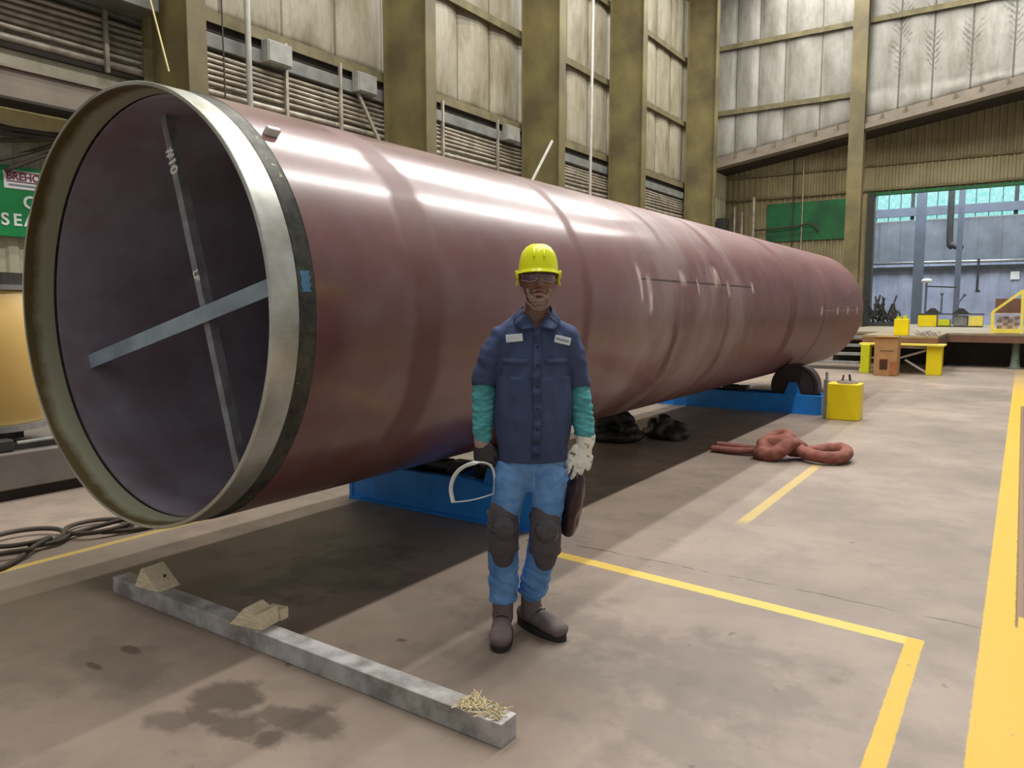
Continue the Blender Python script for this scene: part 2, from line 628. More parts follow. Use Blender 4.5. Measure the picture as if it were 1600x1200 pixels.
    M_['rubber'] = simple('dark_rubber', S(56, 44, 44), 0.6, 0, 0.25, 5)
    M_['yellow'] = simple('yellow_paint', S(232, 208, 10), 0.4, 0, 0.08, 3)
    M_['lime'] = simple('yellow_green_paint', S(196, 200, 20), 0.45, 0, 0.1, 3)
    M_['palyellow'] = simple('pale_yellow_rail', S(232, 214, 90), 0.45, 0, 0.1, 5)
    M_['deck'] = simple('deck_plate', S(150, 138, 112), 0.6, 0.1, 0.25, 2)
    M_['fascia'] = simple('brown_fascia', S(112, 78, 60), 0.65, 0, 0.2, 3)
    M_['carton'] = simple('cardboard', S(166, 124, 78), 0.8, 0, 0.15, 5)
    M_['carton_dk'] = simple('carton_opening', S(70, 36, 22), 0.85)
    M_['orange_card'] = simple('orange_stain', S(160, 100, 62), 0.8)
    M_['greenpost'] = simple('green_grey_post', S(92, 104, 88), 0.6)
    M_['sling'] = simple('red_brown_sling', S(138, 84, 72), 0.85, 0, 0.25, 14, bump=0.3)
    M_['bay_upper'] = simple('grey_bay_sheet', S(112, 120, 128), 0.6, 0, 0.25, 1.2)
    M_['blockp'] = simple('pale_block', S(176, 160, 152), 0.8)
    M_['blockd'] = simple('brown_block', S(138, 116, 108), 0.8)
    M_['bluegrey'] = simple('blue_grey_paint', S(98, 108, 122), 0.5, 0, 0.12, 2)
    M_['jamb'] = simple('dark_jamb', S(58, 60, 58), 0.6)
    g = G('sky_glass')
    n = g.noise(5, 3, 0.6, stretch=(3, 1, 1))
    c = g.mix(g.ramp(n, 0.35, 0.65), S(110, 222, 218), S(205, 250, 250))
    g.base(S(40, 60, 60))
    g.put(g.p.inputs['Emission Color'], c)
    g.p.inputs['Emission Strength'].default_value = 1.25
    M_['sky'] = g.m
    g = G('lamp_diffuser')
    g.base((0.8, 0.8, 0.8))
    g.put(g.p.inputs['Emission Color'], (1, 0.96, 0.9))
    g.p.inputs['Emission Strength'].default_value = 3.0
    M_['lamp'] = g.m
    # --- person
    g = G('brown_skin')
    f = g.noise(60, 4)
    g.base(g.mix(f, S(98, 66, 55), S(140, 104, 90)))
    g.set(0.38, 0, 0.5)
    g.p.inputs['Subsurface Weight'].default_value = 0.05
    g.p.inputs['Subsurface Radius'].default_value = (0.01, 0.004, 0.002)
    M_['skin'] = g.m
    M_['beard'] = simple('grey_beard', S(176, 158, 146), 0.9, 0, 0.5, 160, dirt=S(116, 94, 84))
    g = G('navy_work_shirt')
    f = g.noise(5, 4)
    w = g.noise(260, 2)
    g.base(g.mix(f, S(52, 66, 100), S(80, 92, 126)))
    g.set(0.85, 0, 0.25)
    g.bump(w, 0.15, 0.001)
    M_['shirt'] = g.m
    M_['shirt_trim'] = simple('navy_shirt_trim', S(62, 80, 118), 0.85, 0, 0.2, 8, spec=0.25)
    g = G('blue_denim')
    f = g.noise(7, 5, 0.65)
    w = g.noise(300, 2, stretch=(1, 1, 0.4))
    c = g.mix(g.ramp(f, 0.35, 0.68), S(84, 134, 194), S(126, 170, 222))
    g.base(g.mix(g.math('MULTIPLY', w, 0.2), c, S(60, 100, 150)))
    g.set(0.9, 0, 0.2)
    g.bump(w, 0.2, 0.001)
    M_['denim'] = g.m
    M_['teal'] = simple('teal_sleeve_cloth', S(84, 166, 172), 0.75, 0, 0.2, 14, spec=0.3)
    M_['glove_bk'] = simple('black_glove', S(58, 58, 60), 0.6, 0, 0.25, 20)
    g = G('white_glove')
    f = g.noise(38, 4, 0.7)
    g.base(g.mix(g.ramp(f, 0.55, 0.68), S(246, 248, 240), S(104, 102, 88)))
    g.set(0.8)
    M_['glove_wh'] = g.m
    M_['hat'] = simple('lime_yellow_plastic', S(234, 240, 0), 0.28, 0, 0.04, 3)
    M_['lens'] = simple('smoked_lens', S(96, 78, 100), 0.08, 0, 0.1, 3, spec=0.9)
    M_['rim'] = simple('pale_rim', S(190, 176, 172), 0.4)
    M_['strap'] = simple('pale_strap', S(176, 150, 140), 0.8)
    M_['pad'] = simple('grey_pad_fabric', S(82, 78, 84), 0.8, 0, 0.2, 12)
    M_['padcap'] = simple('scuffed_pad_cap', S(74, 70, 76), 0.16, 0, 0.25, 22)
    M_['boot'] = simple('grey_brown_boot', S(118, 104, 102), 0.75, 0, 0.2, 16)
    M_['sole'] = simple('boot_sole', S(52, 46, 46), 0.8)
    M_['button'] = simple('dark_button', S(26, 30, 52), 0.4)
    M_['patch'] = simple('white_name_patch', S(222, 232, 240), 0.8, 0, 0.05, 40)
    M_['stitch'] = simple('blue_grey_stitch', S(110, 122, 150), 0.8)
    g = G('clear_visor')
    g.base((0.92, 0.95, 0.97))
    g.set(0.05)
    g.p.inputs['Transmission Weight'].default_value = 1.0
    g.p.inputs['IOR'].default_value = 1.01
    M_['visor'] = g.m


make_materials()


def wloc(o):
    v = Vector((0, 0, 0))
    while o is not None:
        v += o.location
        o = o.parent
    return v


def part(name, bm, mat, parent, smooth=False, label=None):
    """bm in world coordinates; parent chain must be unrotated."""
    off = wloc(parent)
    if isinstance(bm, bmesh.types.BMesh):
        bmesh.ops.translate(bm, verts=bm.verts, vec=-off)
    else:
        bm.transform(Matrix.Translation(-off))
    o = link(name, bm, mat, parent, smooth)
    if label:
        o['label'] = label
    return o


def single(name, bm, mat, label, cat, group=None, smooth=False, kind=None):
    return tag(link(name, bm, mat, None, smooth), label, cat, group, kind)


def struct(name, bm, mat, smooth=False):
    return tag(link(name, bm, mat, None, smooth), kind='structure')


M = MAT

# ================================================================== setting
bm = B()
box2(bm, -12, 8, -6, 42, -0.3, 0)
struct('floor', bm, M['floor'])


def corrugated(bm, p0, p1, z0, z1, pitch, depth, nrm):
    """vertical ribbed sheet from p0 to p1 (xy), with thickness."""
    p0 = Vector((p0[0], p0[1], 0))
    p1 = Vector((p1[0], p1[1], 0))
    L = (p1 - p0).length
    t = (p1 - p0) / L
    n = Vector((nrm[0], nrm[1], 0))
    k = int(L / pitch)
    prof = []
    for i in range(k):
        a = i * pitch
        prof += [(a, 0), (a + pitch * 0.45, 0), (a + pitch * 0.55, depth), (a + pitch * 0.9, depth)]
    prof.append((L, 0))
    z0f = z0 if callable(z0) else (lambda q: z0)
    z1f = z1 if callable(z1) else (lambda q: z1)
    cols = []
    for a, d in prof:
        q = p0 + t * a + n * d
        r = p0 + t * a - n * 0.05
        cols.append([bm.verts.new((q.x, q.y, z0f(q.x))), bm.verts.new((q.x, q.y, z1f(q.x))),
                     bm.verts.new((r.x, r.y, z1f(q.x))), bm.verts.new((r.x, r.y, z0f(q.x)))])
    for a, b in zip(cols, cols[1:]):
        for i in range(4):
            bm.faces.new((a[i], b[i], b[(i + 1) % 4], a[(i + 1) % 4]))
    bm.faces.new(cols[0])
    bm.faces.new(list(reversed(cols[-1])))
    return bm


bm = B()
corrugated(bm, (-10.3, -3), (-10.3, 41), 0, 5.9, 0.3, 0.03, (1, 0))
struct('wall_left', bm, M['corr_l'])


def quilt_wall(name, p_of, seams, zb, zt, girts, nrm, bulge, mat):
    """insulation blanket: p_of(s) gives xy at seam coordinate s; puffs between seams and girts."""
    bm = B()
    uvl = bm.loops.layers.uv.new('UVMap')
    nu, nv = 10, 56
    n = Vector((nrm[0], nrm[1], 0))
    grid = []
    for i, (a, b) in enumerate(zip(seams, seams[1:])):
        for j in range(nu + (1 if i == len(seams) - 2 else 0)):
            f = j / nu
            s = a + (b - a) * f
            p = p_of(s)
            col = []
            b0 = zb(s) if callable(zb) else zb
            for k in range(nv + 1):
                z = b0 + (zt - b0) * k / nv
                lo = max([g for g in girts if g <= z + 1e-6], default=b0)
                hi = min([g for g in girts if g > z + 1e-6], default=zt)
                w = sin(pi * min(1, max(0, (z - lo) / max(hi - lo, 0.01)))) ** 0.5
                puff = bulge * (sin(pi * f) ** 0.6) * (0.35 + 0.65 * w)
                puff += 0.035 * noise.noise(Vector((s * 1.7, z * 0.8, i * 3.1))) * sin(pi * f)
                q = Vector((p[0], p[1], z)) + n * puff
                col.append((bm.verts.new(q), (i + f, z)))
            grid.append(col)
    for a, b in zip(grid, grid[1:]):
        for k in range(nv):
            vs = (a[k], b[k], b[k + 1], a[k + 1])
            fc = bm.faces.new([v[0] for v in vs])
            for lp, v in zip(fc.loops, vs):
                lp[uvl].uv = v[1]
    # solid back so the sheet has thickness
    r = bmesh.ops.extrude_face_region(bm, geom=list(bm.faces))
    vs = [e for e in r['geom'] if isinstance(e, bmesh.types.BMVert)]
    bmesh.ops.translate(bm, verts=vs, vec=-n * 0.08)
    return struct(name, bm, mat, True)


bm = B()
box2(bm, -10.36, -10.3, 28.2, 31.1, 5.8, 9.2)
struct('wall_left_annex', bm, M['corr_l'])
sl = [-3 + 1.16 * i for i in range(27)]
quilt_wall('wall_left_upper', lambda s: (-10.27, s), sl, 5.82, 14.0, (5.82, 7.86, 10.0, 12.2), (1, 0), 0.10, M['quilt_l'])
sf = [-10.25, -9.05, -8.25, -7.35, -6.15, -4.95, -3.75, -2.8, -1.75, -0.65, 0.5, 1.6, 3.0]


def zhead(x):
    return 6.95 + 0.157 * (x + 9.75)


quilt_wall('wall_far', lambda s: (s, 28.12), sf, lambda s: zhead(s) + 0.02, 14.0, (8.57, 10.85, 13.0), (0, -1), 0.10, M['quilt_f'])
n_trim = 0


def trim(bm, mat):
    global n_trim
    n_trim += 1
    return struct('trim_%d' % n_trim, bm, mat)


for z in (5.76, 7.86, 10.0, 12.2):      # horizontal girts, left wall
    bm = B()
    box2(bm, -10.25, -10.10, -3, 28, z - 0.06, z + 0.03)
    box2(bm, -10.12, -10.09, -3, 28, z - 0.10, z + 0.07)
    trim(bm, M['girt'])
for z, xa, xb in ((8.57, -10.2, -4.9), (10.85, -10.2, 3), (13.0, -10.2, 3)):     # girts, far wall
    bm = B()
    box2(bm, xa, xb, 27.95, 28.08, z - 0.06, z + 0.03)
    box2(bm, xa, xb, 27.93, 27.96, z - 0.10, z + 0.07)
    trim(bm, M['girt'])
# sloping header over the annex opening: an upper flange with stubs and a lower pale flange
bm = B()
for za, zb2, y0, y1 in ((0.0, -0.22, 27.9, 28.2), (-0.24, -0.40, 27.70, 28.15)):
    prism(bm, [(-10.2, y0, zhead(-10.2) + zb2), (3, y0, zhead(3) + zb2), (3, y0, zhead(3) + za), (-10.2, y0, zhead(-10.2) + za)], (0, y1 - y0, 0))
hd = trim(bm, M['beam'])
bm = B()
for i in range(18):
    x = -9.6 + i * 0.68
    box(bm, (x, 27.84, zhead(x) - 0.12), (0.05, 0.16, 0.2))
trim(bm, M['girt'])
# annex roof soffit, back wall with doorway, bay behind
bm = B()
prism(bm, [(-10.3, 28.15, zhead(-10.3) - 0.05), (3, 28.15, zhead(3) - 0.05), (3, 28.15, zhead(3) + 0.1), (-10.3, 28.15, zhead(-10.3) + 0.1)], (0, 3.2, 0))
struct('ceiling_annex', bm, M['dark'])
bm = B()
corrugated(bm, (-10.3, 31), (-4.86, 31), 0, lambda x: zhead(x) - 0.03, 0.22, 0.04, (0, -1))
corrugated(bm, (-4.86, 31), (3.0, 31), 5.66, lambda x: zhead(x) - 0.03, 0.22, 0.04, (0, -1))
struct('wall_recess', bm, M['corr'])
for z in (6.68, 5.80):
    bm = B()
    box2(bm, -10.2, 3, 30.86, 30.95, z - 0.04, z + 0.04)
    trim(bm, M['girt'])
bm = B()
box2(bm, -4.95, -4.72, 30.8, 31.2, 0, 5.66)
trim(bm, M['jamb'])  # jamb in shadow: the shade is put into its dark colour
bm = B()
box2(bm, -4.9, 3, 30.9, 31.15, 5.60, 5.70)
trim(bm, M['green_panel'])
bm = B()
corrugated(bm, (-9, 40), (4, 40), 0, 3.66, 0.9, 0.03, (0, -1))
struct('wall_bay_lower', bm, M['corr_blue'])
bm = B()
corrugated(bm, (-9, 40), (4, 40), 3.66, 5.5, 0.9, 0.03, (0, -1))
box2(bm, -9, 4, 40, 40.1, 6.95, 9.0)
struct('wall_bay', bm, M['bay_upper'])
bm = B()
box2(bm, -9.1, -9.0, 31.2, 40, 0, 9)
struct('wall_bay_side', bm, M['bluegrey'])
bm = B()
box2(bm, -9, 4, 31.2, 40, 9.0, 9.1)
struct('ceiling_bay', bm, M['bluegrey'])
for i, (za, zc) in enumerate(((6.10, 6.95), (5.55, 5.72))):
    bm = B()
    box2(bm, -9, 4, 40.0, 40.05, za, zc)
    w = struct('window_%d' % (i + 1), bm, M['sky'])
    bm = B()
    for k in range(27):
        x = -9 + 0.5 * k
        wd = 0.16 if k % 4 == 1 else 0.03
        box2(bm, x - wd / 2, x + wd / 2, 39.95, 40.0, za, zc)
    link('window_frame', bm, M['jamb'], w)
bm = B()
box2(bm, -9, 4, 39.8, 40.05, 5.72, 6.10)
trim(bm, M['bluegrey'])
bm = B()
box2(bm, -10.5, 3.0, -3, 28.2, 14.0, 14.12)
struct('ceiling', bm, M['ceil'])

# ------------------------------------------------------------------ columns of the hall
col_labels = ['olive steel column behind the open end of the big pipe',
              'olive steel column beside the larger junction box, second from the left',
              'olive steel column rising right above the yellow hard hat',
              'olive steel column second from the corner, right of the thin pale riser',
              'olive steel column in the corner where the two walls meet']
proto = None
for lb, y in zip(col_labels, (6.03, 10.69, 15.34, 19.85, 25.7)):
    if proto is None:
        bm = B()
        box2(bm, -10.0, -9.97, 0, 0.28, 0, 14, 0.004)
        box2(bm, -9.01, -8.98, 0, 0.28, 0, 14, 0.004)
        box2(bm, -9.97, -9.01, 0.128, 0.152, 0, 14)
        o = link('steel_column', bm, M['column'])
        proto = o
        for x in (-9.0, ):
            bm = B()
            box2(bm, -10.15, -8.8, -0.14, 0.42, 0, 0.05)
            link('base_plate', bm, M['column'], o)
    else:
        o = copy_tree(proto)
    o.location = (0, y, 0)
    tag(o, lb, 'column', 'columns along the left wall')
bm = B()
box2(bm, -5.10, -4.64, 27.55, 27.59, 0, 14)
box2(bm, -5.10, -4.64, 27.88, 27.92, 0, 14)
box2(bm, -4.885, -4.855, 27.59, 27.88, 0, 14)
single('steel_column', bm, M['column'], 'tall olive column on the far wall crossing the sloping beam', 'column')

# ------------------------------------------------------------------ left wall services
cz = (4.67, 4.80, 4.89, 4.97, 5.05, 5.13, 5.21)
names = ['thick pale conduit, lowest of the bunch on the left wall', 'thin conduit just above the thick pale one', 'third conduit from the bottom of the wall bunch',
         'middle conduit of the bunch on the left wall', 'third conduit from the top of the wall bunch', 'second conduit from the top of the wall bunch', 'topmost conduit right under the grey wall trunking']
for i, z in enumerate(cz):
    bm = B()
    r = 0.05 if i == 0 else 0.03
    pts = [(-10.13 + 0.01 * sin(k * 1.7 + i), -2 + k * 2.0, z + 0.012 * sin(k * 2.3 + i)) for k in range(16)]
    tube(bm, pts, r, 8)
    single('conduit', bm, M['conduit'], names[i], 'conduit', 'conduits along the left wall', True)
bm = B()
box2(bm, -10.22, -10.06, -2, 28, 5.29, 5.50, 0.01)
single('wall_trunking', bm, M['tray'], 'long grey trunking above the conduits on the left wall', 'trunking')
bm = B()
box2(bm, -10.24, -10.18, -2, 28, 5.51, 5.70)
trim(bm, M['dark'])  # flat dark strip, its colour standing in for shade in a recess
bm = B()
box2(bm, -10.24, -10.19, -2, 28, 4.27, 4.60, 0.01)
trim(bm, M['corr_l'])
bm = B()
box2(bm, -10.24, -10.12, -2, 28, 4.56, 4.62)
trim(bm, M['dark'])
for lb, y0, y1 in (('small grey junction box on the trunking left of the second column', 8.02, 8.5),
                   ('larger grey junction box beside the second column', 9.95, 10.42), ('grey junction box beside the third column', 14.62, 15.12)):
    o = empty('junction_box', (-9.98, (y0 + y1) / 2, 5.30))
    tag(o, lb, 'junction box', 'junction boxes on the trunking')
    bm = B()
    box2(bm, -10.06, -9.90, y0, y1, 5.30, 5.64, 0.01)
    part('box_body', bm, M['pullbox'], o)
    bm = B()
    box2(bm, -9.90, -9.885, y0 + 0.02, y1 - 0.02, 5.32, 5.62, 0.004)
    part('cover', bm, M['pullbox'], o)
for lb, y in (('conduit hanger strut left of the first column', 5.58), ('conduit hanger strut under the small junction box', 8.5), ('conduit hanger strut midway before the second column', 9.68), ('conduit hanger strut right of the second column', 12.49),
              ('conduit hanger strut left of the third column', 14.45)):
    bm = B()
    box2(bm, -10.09, -10.04, y - 0.025, y + 0.025, 4.55, 5.72)
    single('hanger_strut', bm, M['conduit'], lb, 'strut', 'struts holding the conduits')
bm = B()
tube(bm, [(-9.95, 7.7, 0), (-9.95, 7.7, 13.9)], 0.045, 12)
single('pipe_riser', bm, M['whitepipe'], 'white vertical pipe right of the first column', 'pipe', smooth=True)
bm = B()
tube(bm, [(-9.8, 18.3, 0), (-9.8, 18.42, 7), (-9.8, 18.5, 13.9)], 0.04, 10)
single('pipe_riser', bm, M['whitepipe'], 'thin pale vertical pipe between third and fourth columns', 'pipe', smooth=True)
bm = B()
tube(bm, [(-10.0, 7.30, 4.4), (-10.0, 7.28, 8), (-10.0, 7.25, 13.9)], 0.012, 6)
single('wire', bm, M['cable'], 'dark thin wire hanging between the first column and the white pipe', 'wire')
bm = B()
bar(bm, (-10.02, 10.05, 5.30), (-9.9, 10.5, 4.45), 0.05, 0.05)
single('brace', bm, M['conduit'], 'slanting brace under the larger junction box', 'brace')
bm = B()
bar(bm, (-8.9, 10.48, 0.0), (-8.9, 14.9, 5.2), 0.04, 0.04)
single('brace', bm, M['whitepipe'], 'thin pale rod leaning by the third column', 'brace')
bm = B()
bar(bm, (-8.95, 5.42, 5.62), (-8.96, 5.74, 4.42), 0.016, 0.016)
single('brace', bm, M['yband'], 'thin pale rod slanting in front of the first column', 'brace')
o = empty('support_beam', (-9.75, 2.0, 3.84))
tag(o, 'brown grey box beam along the left wall, meeting the first column', 'beam')
bm = B()
box2(bm, -9.95, -9.6, -2.0, 6.0, 3.86, 4.18, 0.01)
part('beam_body', bm, M['beam'], o)
bm = B()
box2(bm, -9.98, -9.56, -2.0, 6.0, 4.18, 4.21)
part('top_flange', bm, M['beam'], o)
bm = B()
box2(bm, -9.98, -9.56, -2.0, 6.0, 3.83, 3.86)
part('bottom_flange', bm, M['dark'], o)
bm = B()
box2(bm, -10.24, -10.17, -2, 6.0, 3.66, 3.92)
trim(bm, M['yband'])
bm = B()
box2(bm, -10.0, -9.55, -1.0, 6.02, 5.32, 5.75, 0.01)
single('duct_box', bm, M['tray'], 'grey box duct hanging over the conduits at top left', 'duct')
cab = [[(-10.1, 4.1, 3.66), (-10.05, 4.7, 3.52), (-10, 5.3, 3.72), (-10, 5.9, 3.8)], [(-10.1, 4.0, 3.42), (-10.0, 4.6, 3.50), (-10, 5.2, 3.66), (-10, 5.9, 3.72)],
       [(-10.1, 4.2, 3.22), (-10.0, 4.7, 3.40), (-10, 5.2, 3.70), (-10, 5.5, 3.85)], [(-10.1, 4.3, 3.12), (-10.0, 4.8, 3.38), (-10, 5.1, 3.62), (-10, 5.7, 3.66)],
       [(-10.1, 3.9, 3.50), (-10.0, 4.5, 3.58), (-10, 5.0, 3.56), (-10, 5.8, 3.60)], [(-10.1, 4.0, 3.60), (-10.0, 4.6, 3.62), (-10, 5.2, 3.60), (-10, 5.8, 3.68)]]
cl = ['top cable of the drooping bunch above the green sign', 'pale looping cable low in the bunch above the sign', 'cable dropping steeply behind the sign corner', 'lowest cable reaching the green sign',
      'middle cable of the drooping bunch', 'second cable from top of the drooping bunch']
for lb, pts in zip(cl, cab):
    bm = B()
    P = [Vector(p) for p in pts]
    sm = []
    for i in range(25):
        t = i / 24
        a = [P[0], P[1], P[2], P[3]]
        while len(a) > 1:
            a = [a[j].lerp(a[j + 1], t) for j in range(len(a) - 1)]
        sm.append(a[0])
    tube(bm, sm, 0.03, 6)
    single('cable', bm, M['cable'], lb, 'cable', 'cables above the sign', True)

# sign on the left wall
o = empty('wall_sign', (-10.2, 4.4, 2.36))
tag(o, 'green and white safety sign on the left wall', 'sign')
bm = B()
box2(bm, -10.22, -10.17, 3.3, 5.6, 2.36, 3.20, 0.005)
part('sign_board', bm, M['green'], o)
bm = B()
box2(bm, -10.17, -10.16, 4.31, 5.3, 2.93, 3.15, 0.004)
wp = part('white_panel', bm, M['white'], o)
RX = Matrix(((0, 0, 1, 0), (1, 0, 0, 0), (0, 1, 0, 0), (0, 0, 0, 1)))


def wall_text(s, size, x, y, z, mat, parent, nm):
    me = text_mesh(s, size, 0.003, size * 0.022)
    me.transform(Matrix.Translation((x, y, z)) @ RX)
    return part(nm, me, mat, parent)


wall_text('BREHOAP', 0.12, -10.155, 4.60, 3.075, M['maroon_ink'], wp, 'maroon_lettering')
bm = B()
for z in (3.018, 3.132):
    box2(bm, -10.16, -10.155, 4.34, 5.2, z - 0.006, z + 0.006)
part('ruled_line', bm, M['maroon_ink'], wp)
bm = B()
box2(bm, -10.16, -10.155, 4.36, 4.72, 2.965, 2.985)
part('small_print', bm, M['grey_ink'], wp)
wall_text('O', 0.21, -10.165, 4.595, 2.775, M['white'], o, 'white_letter')
for ch, y in (('S', 4.30), ('E', 4.435), ('A', 4.575)):
    wall_text(ch, 0.20, -10.165, y, 2.555, M['white'], o, 'white_letter')

# plinth, tank and tool at far left
o = empty('floor_plinth', (-6.9, 3.5, 0))
tag(o, 'long grey plinth on the floor left of the pipe, carrying the tan tank', 'plinth')
bm = B()
box2(bm, -7.7, -6.47, 0.2, 7.0, 0.09, 0.375, 0.01)
part('plinth_body', bm, M['plinth'], o)
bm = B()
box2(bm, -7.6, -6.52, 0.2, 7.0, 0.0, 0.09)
part('plinth_foot', bm, M['dark'], o)
o = empty('storage_tank', (-7.1, 2.75, 0.375))
tag(o, 'tan yellow cylindrical tank standing at the left edge', 'tank')
T = Matrix.Translation((-7.1, 2.75, 0.375))
bm = B()
lathe(bm, [(0, 0.19), (0.42, 0.19), (0.43, 0.2), (0.43, 1.26), (0.42, 1.27), (0, 1.27)], 48, T)
part('tank_body', bm, M['tan'], o, True)
bm = B()
lathe(bm, [(0, 0.14), (0.46, 0.14), (0.46, 0.19), (0, 0.19)], 48, T)
part('base_rim', bm, M['metal'], o)
bm = B()
lathe(bm, [(0, 1.27), (0.45, 1.27), (0.45, 1.31), (0, 1.31)], 48, T)
part('top_rim', bm, M['metal'], o)
bm = B()
lathe(bm, [(0, 1.31), (0.36, 1.31), (0.36, 1.41), (0, 1.41)], 40, T)
part('dark_lid', bm, M['darkmetal'], o)
for a in range(3):
    bm = B()
    box(bm, (-7.1 + 0.34 * cos(a * 2.1), 2.75 + 0.34 * sin(a * 2.1), 0.375 + 0.07), (0.1, 0.1, 0.14))
    part('foot', bm, M['darkmetal'], o)
o = empty('clamp_tool', (-6.6, 2.9, 0.375))
tag(o, 'dark metal clamp lying on the plinth below the tank', 'clamp')
bm = B()
bar(bm, (-6.62, 2.45, 0.40), (-6.62, 3.25, 0.40), 0.05, 0.05)
part('jaw_bar', bm, M['darkmetal'], o)
bm = B()
box(bm, (-6.60, 2.65, 0.425), (0.12, 0.16, 0.10), None, 0.015)
part('slide', bm, M['darkmetal'], o)
bm = B()
tube(bm, [(-6.55, 2.75, 0.44), (-6.55, 3.1, 0.445)], 0.014, 8)
part('screw', bm, M['metal'], o)

# ------------------------------------------------------------------ the pipe
XC, ZC, R = -3.5, 1.486, 1.044
Y0, Y1 = 1.977, 15.33
pipe = empty('steel_pipe', (XC, Y0, ZC - R))
tag(pipe, 'huge red brown steel pipe lying on rollers across the hall', 'pipe')
RY = Matrix.Translation((XC, 0, ZC)) @ Matrix.Rotation(-pi / 2, 4, 'X')    # lathe axis -> +y


def pipe_part(name, prof, mat, seg=160, parent=None, label=None):
    bm = B()
    m = Matrix.Rotation(-pi / 2, 4, 'X')
    lathe(bm, prof, seg, m, closed=True)
    o = link(name, bm, mat, parent or pipe, True)
    o.location = (0, -Y0, R) if parent is None else (0, 0, 0)
    md = o.data
    if hasattr(md, 'set_sharp_from_angle'):
        md.set_sharp_from_angle(angle=radians(35))
    if label:
        o['label'] = label
    return o


prof = [(R - 0.026, 2.22)] + [(R, 2.2 + (Y1 - 2.2) * i / 60) for i in range(61)] + [(R - 0.026, Y1 - 0.005)]
shell = pipe_part('pipe_shell', prof, M['pipe'])
pipe_part('inner_wall', [(R - 0.027, 2.146)] + [(R - 0.027, Y1 - 0.01), (R - 0.040, Y1 - 0.01), (R - 0.040, 2.146)], M['pipe_in'], label='dark purple grey primed inside of the pipe')
pipe_part('end_ring', [(1.0364, Y0 + 0.004), (1.0364, 2.112), (1.032, 2.118), (1.0185, 2.118), (1.0185, Y0), (1.033, Y0)], M['ring'], label='bright machined steel ring on the open end')
pipe_part('ring_lining', [(1.018, Y0 + 0.003), (1.018, 2.13), (1.0145, 2.13), (1.0145, Y0 + 0.003)], M['ring_in'], label='olive inside of the end ring')
pipe_part('burnt_band', [(1.034, 2.118), (1.039, 2.128), (1.039, 2.192), (1.043, 2.2), (1.025, 2.22), (1.025, 2.118)], M['burnt'], label='dark burnt weld band behind the ring')
bm = B()
v0 = []
for i in range(7):
    a = radians(4.5 + i * 0.8)
    v0.append([(XC + 1.0405 * cos(a), 2.132 + 0.004 * sin(i * 2), ZC + 1.0405 * sin(a)), (XC + 1.0405 * cos(a), 2.178 + 0.006 * cos(i * 3), ZC + 1.0405 * sin(a))])
for a, b in zip(v0, v0[1:]):
    prism(bm, [a[0], a[1], b[1], b[0]], (-0.002, 0, 0))
part('blue_paint_dab', bm, M['blue_paint'], pipe, label='pale blue paint dab on the burnt band')
bm = B()
a = radians(48)
box(bm, (XC + (R + 0.012) * cos(a), 2.27, ZC + (R + 0.012) * sin(a)), (0.05, 0.07, 0.025), Matrix.Rotation(-(pi / 2 - a) + pi, 4, 'Y'), 0.006)
part('lug', bm, M['white'], pipe, label='small white lug on top near the ring')
# braces inside the end
ba = Vector((XC - 0.185, 2.34, ZC + 0.985))
bb = Vector((XC + 0.36, 2.34, ZC - 0.94))
bm = B()
bar(bm, ba, bb, 0.045, 0.05, (0, 1, 0))
br = part('brace_bar', bm, M['bar'], pipe, label='chalked upright brace bar inside the pipe end')
ca = Vector((XC - 0.965, 2.285, ZC - 0.275))
cb = Vector((XC + 0.985, 2.285, ZC + 0.215))
bm = B()
tdir = (cb - ca).normalized()
up = Vector((-tdir.z, 0, tdir.x))
bar(bm, ca - up * 0.02, cb - up * 0.02, 0.008, 0.075, up)
bar(bm, ca + up * 0.0175 - Vector((0, 0.03, 0)) * 0 + Vector((0, 0.03, 0)), cb + up * 0.0175 + Vector((0, 0.03, 0)), 0.066, 0.008, up)
part('brace_angle', bm, M['angle'], pipe, label='blue grey angle iron brace across the pipe end')
bd = (bb - ba).normalized()


def bar_text(s, size, t, nm):
    me = text_mesh(s, size, 0.0006, size * 0.03)
    p = ba.lerp(bb, t) + Vector((0, -0.0262, 0))
    # text x runs down the bar, facing the camera side (-y)
    x = bd
    z = Vector((0, -1, 0))
    y = z.cross(x)
    m = Matrix((x, y, z)).transposed().to_4x4()
    m.translation = p
    me.transform(m)
    return part(nm, me, M['chalk'], br)


bar_text('#10', 0.085, 0.12, 'chalk_mark')
bar_text('LF', 0.06, 0.42, 'chalk_mark')


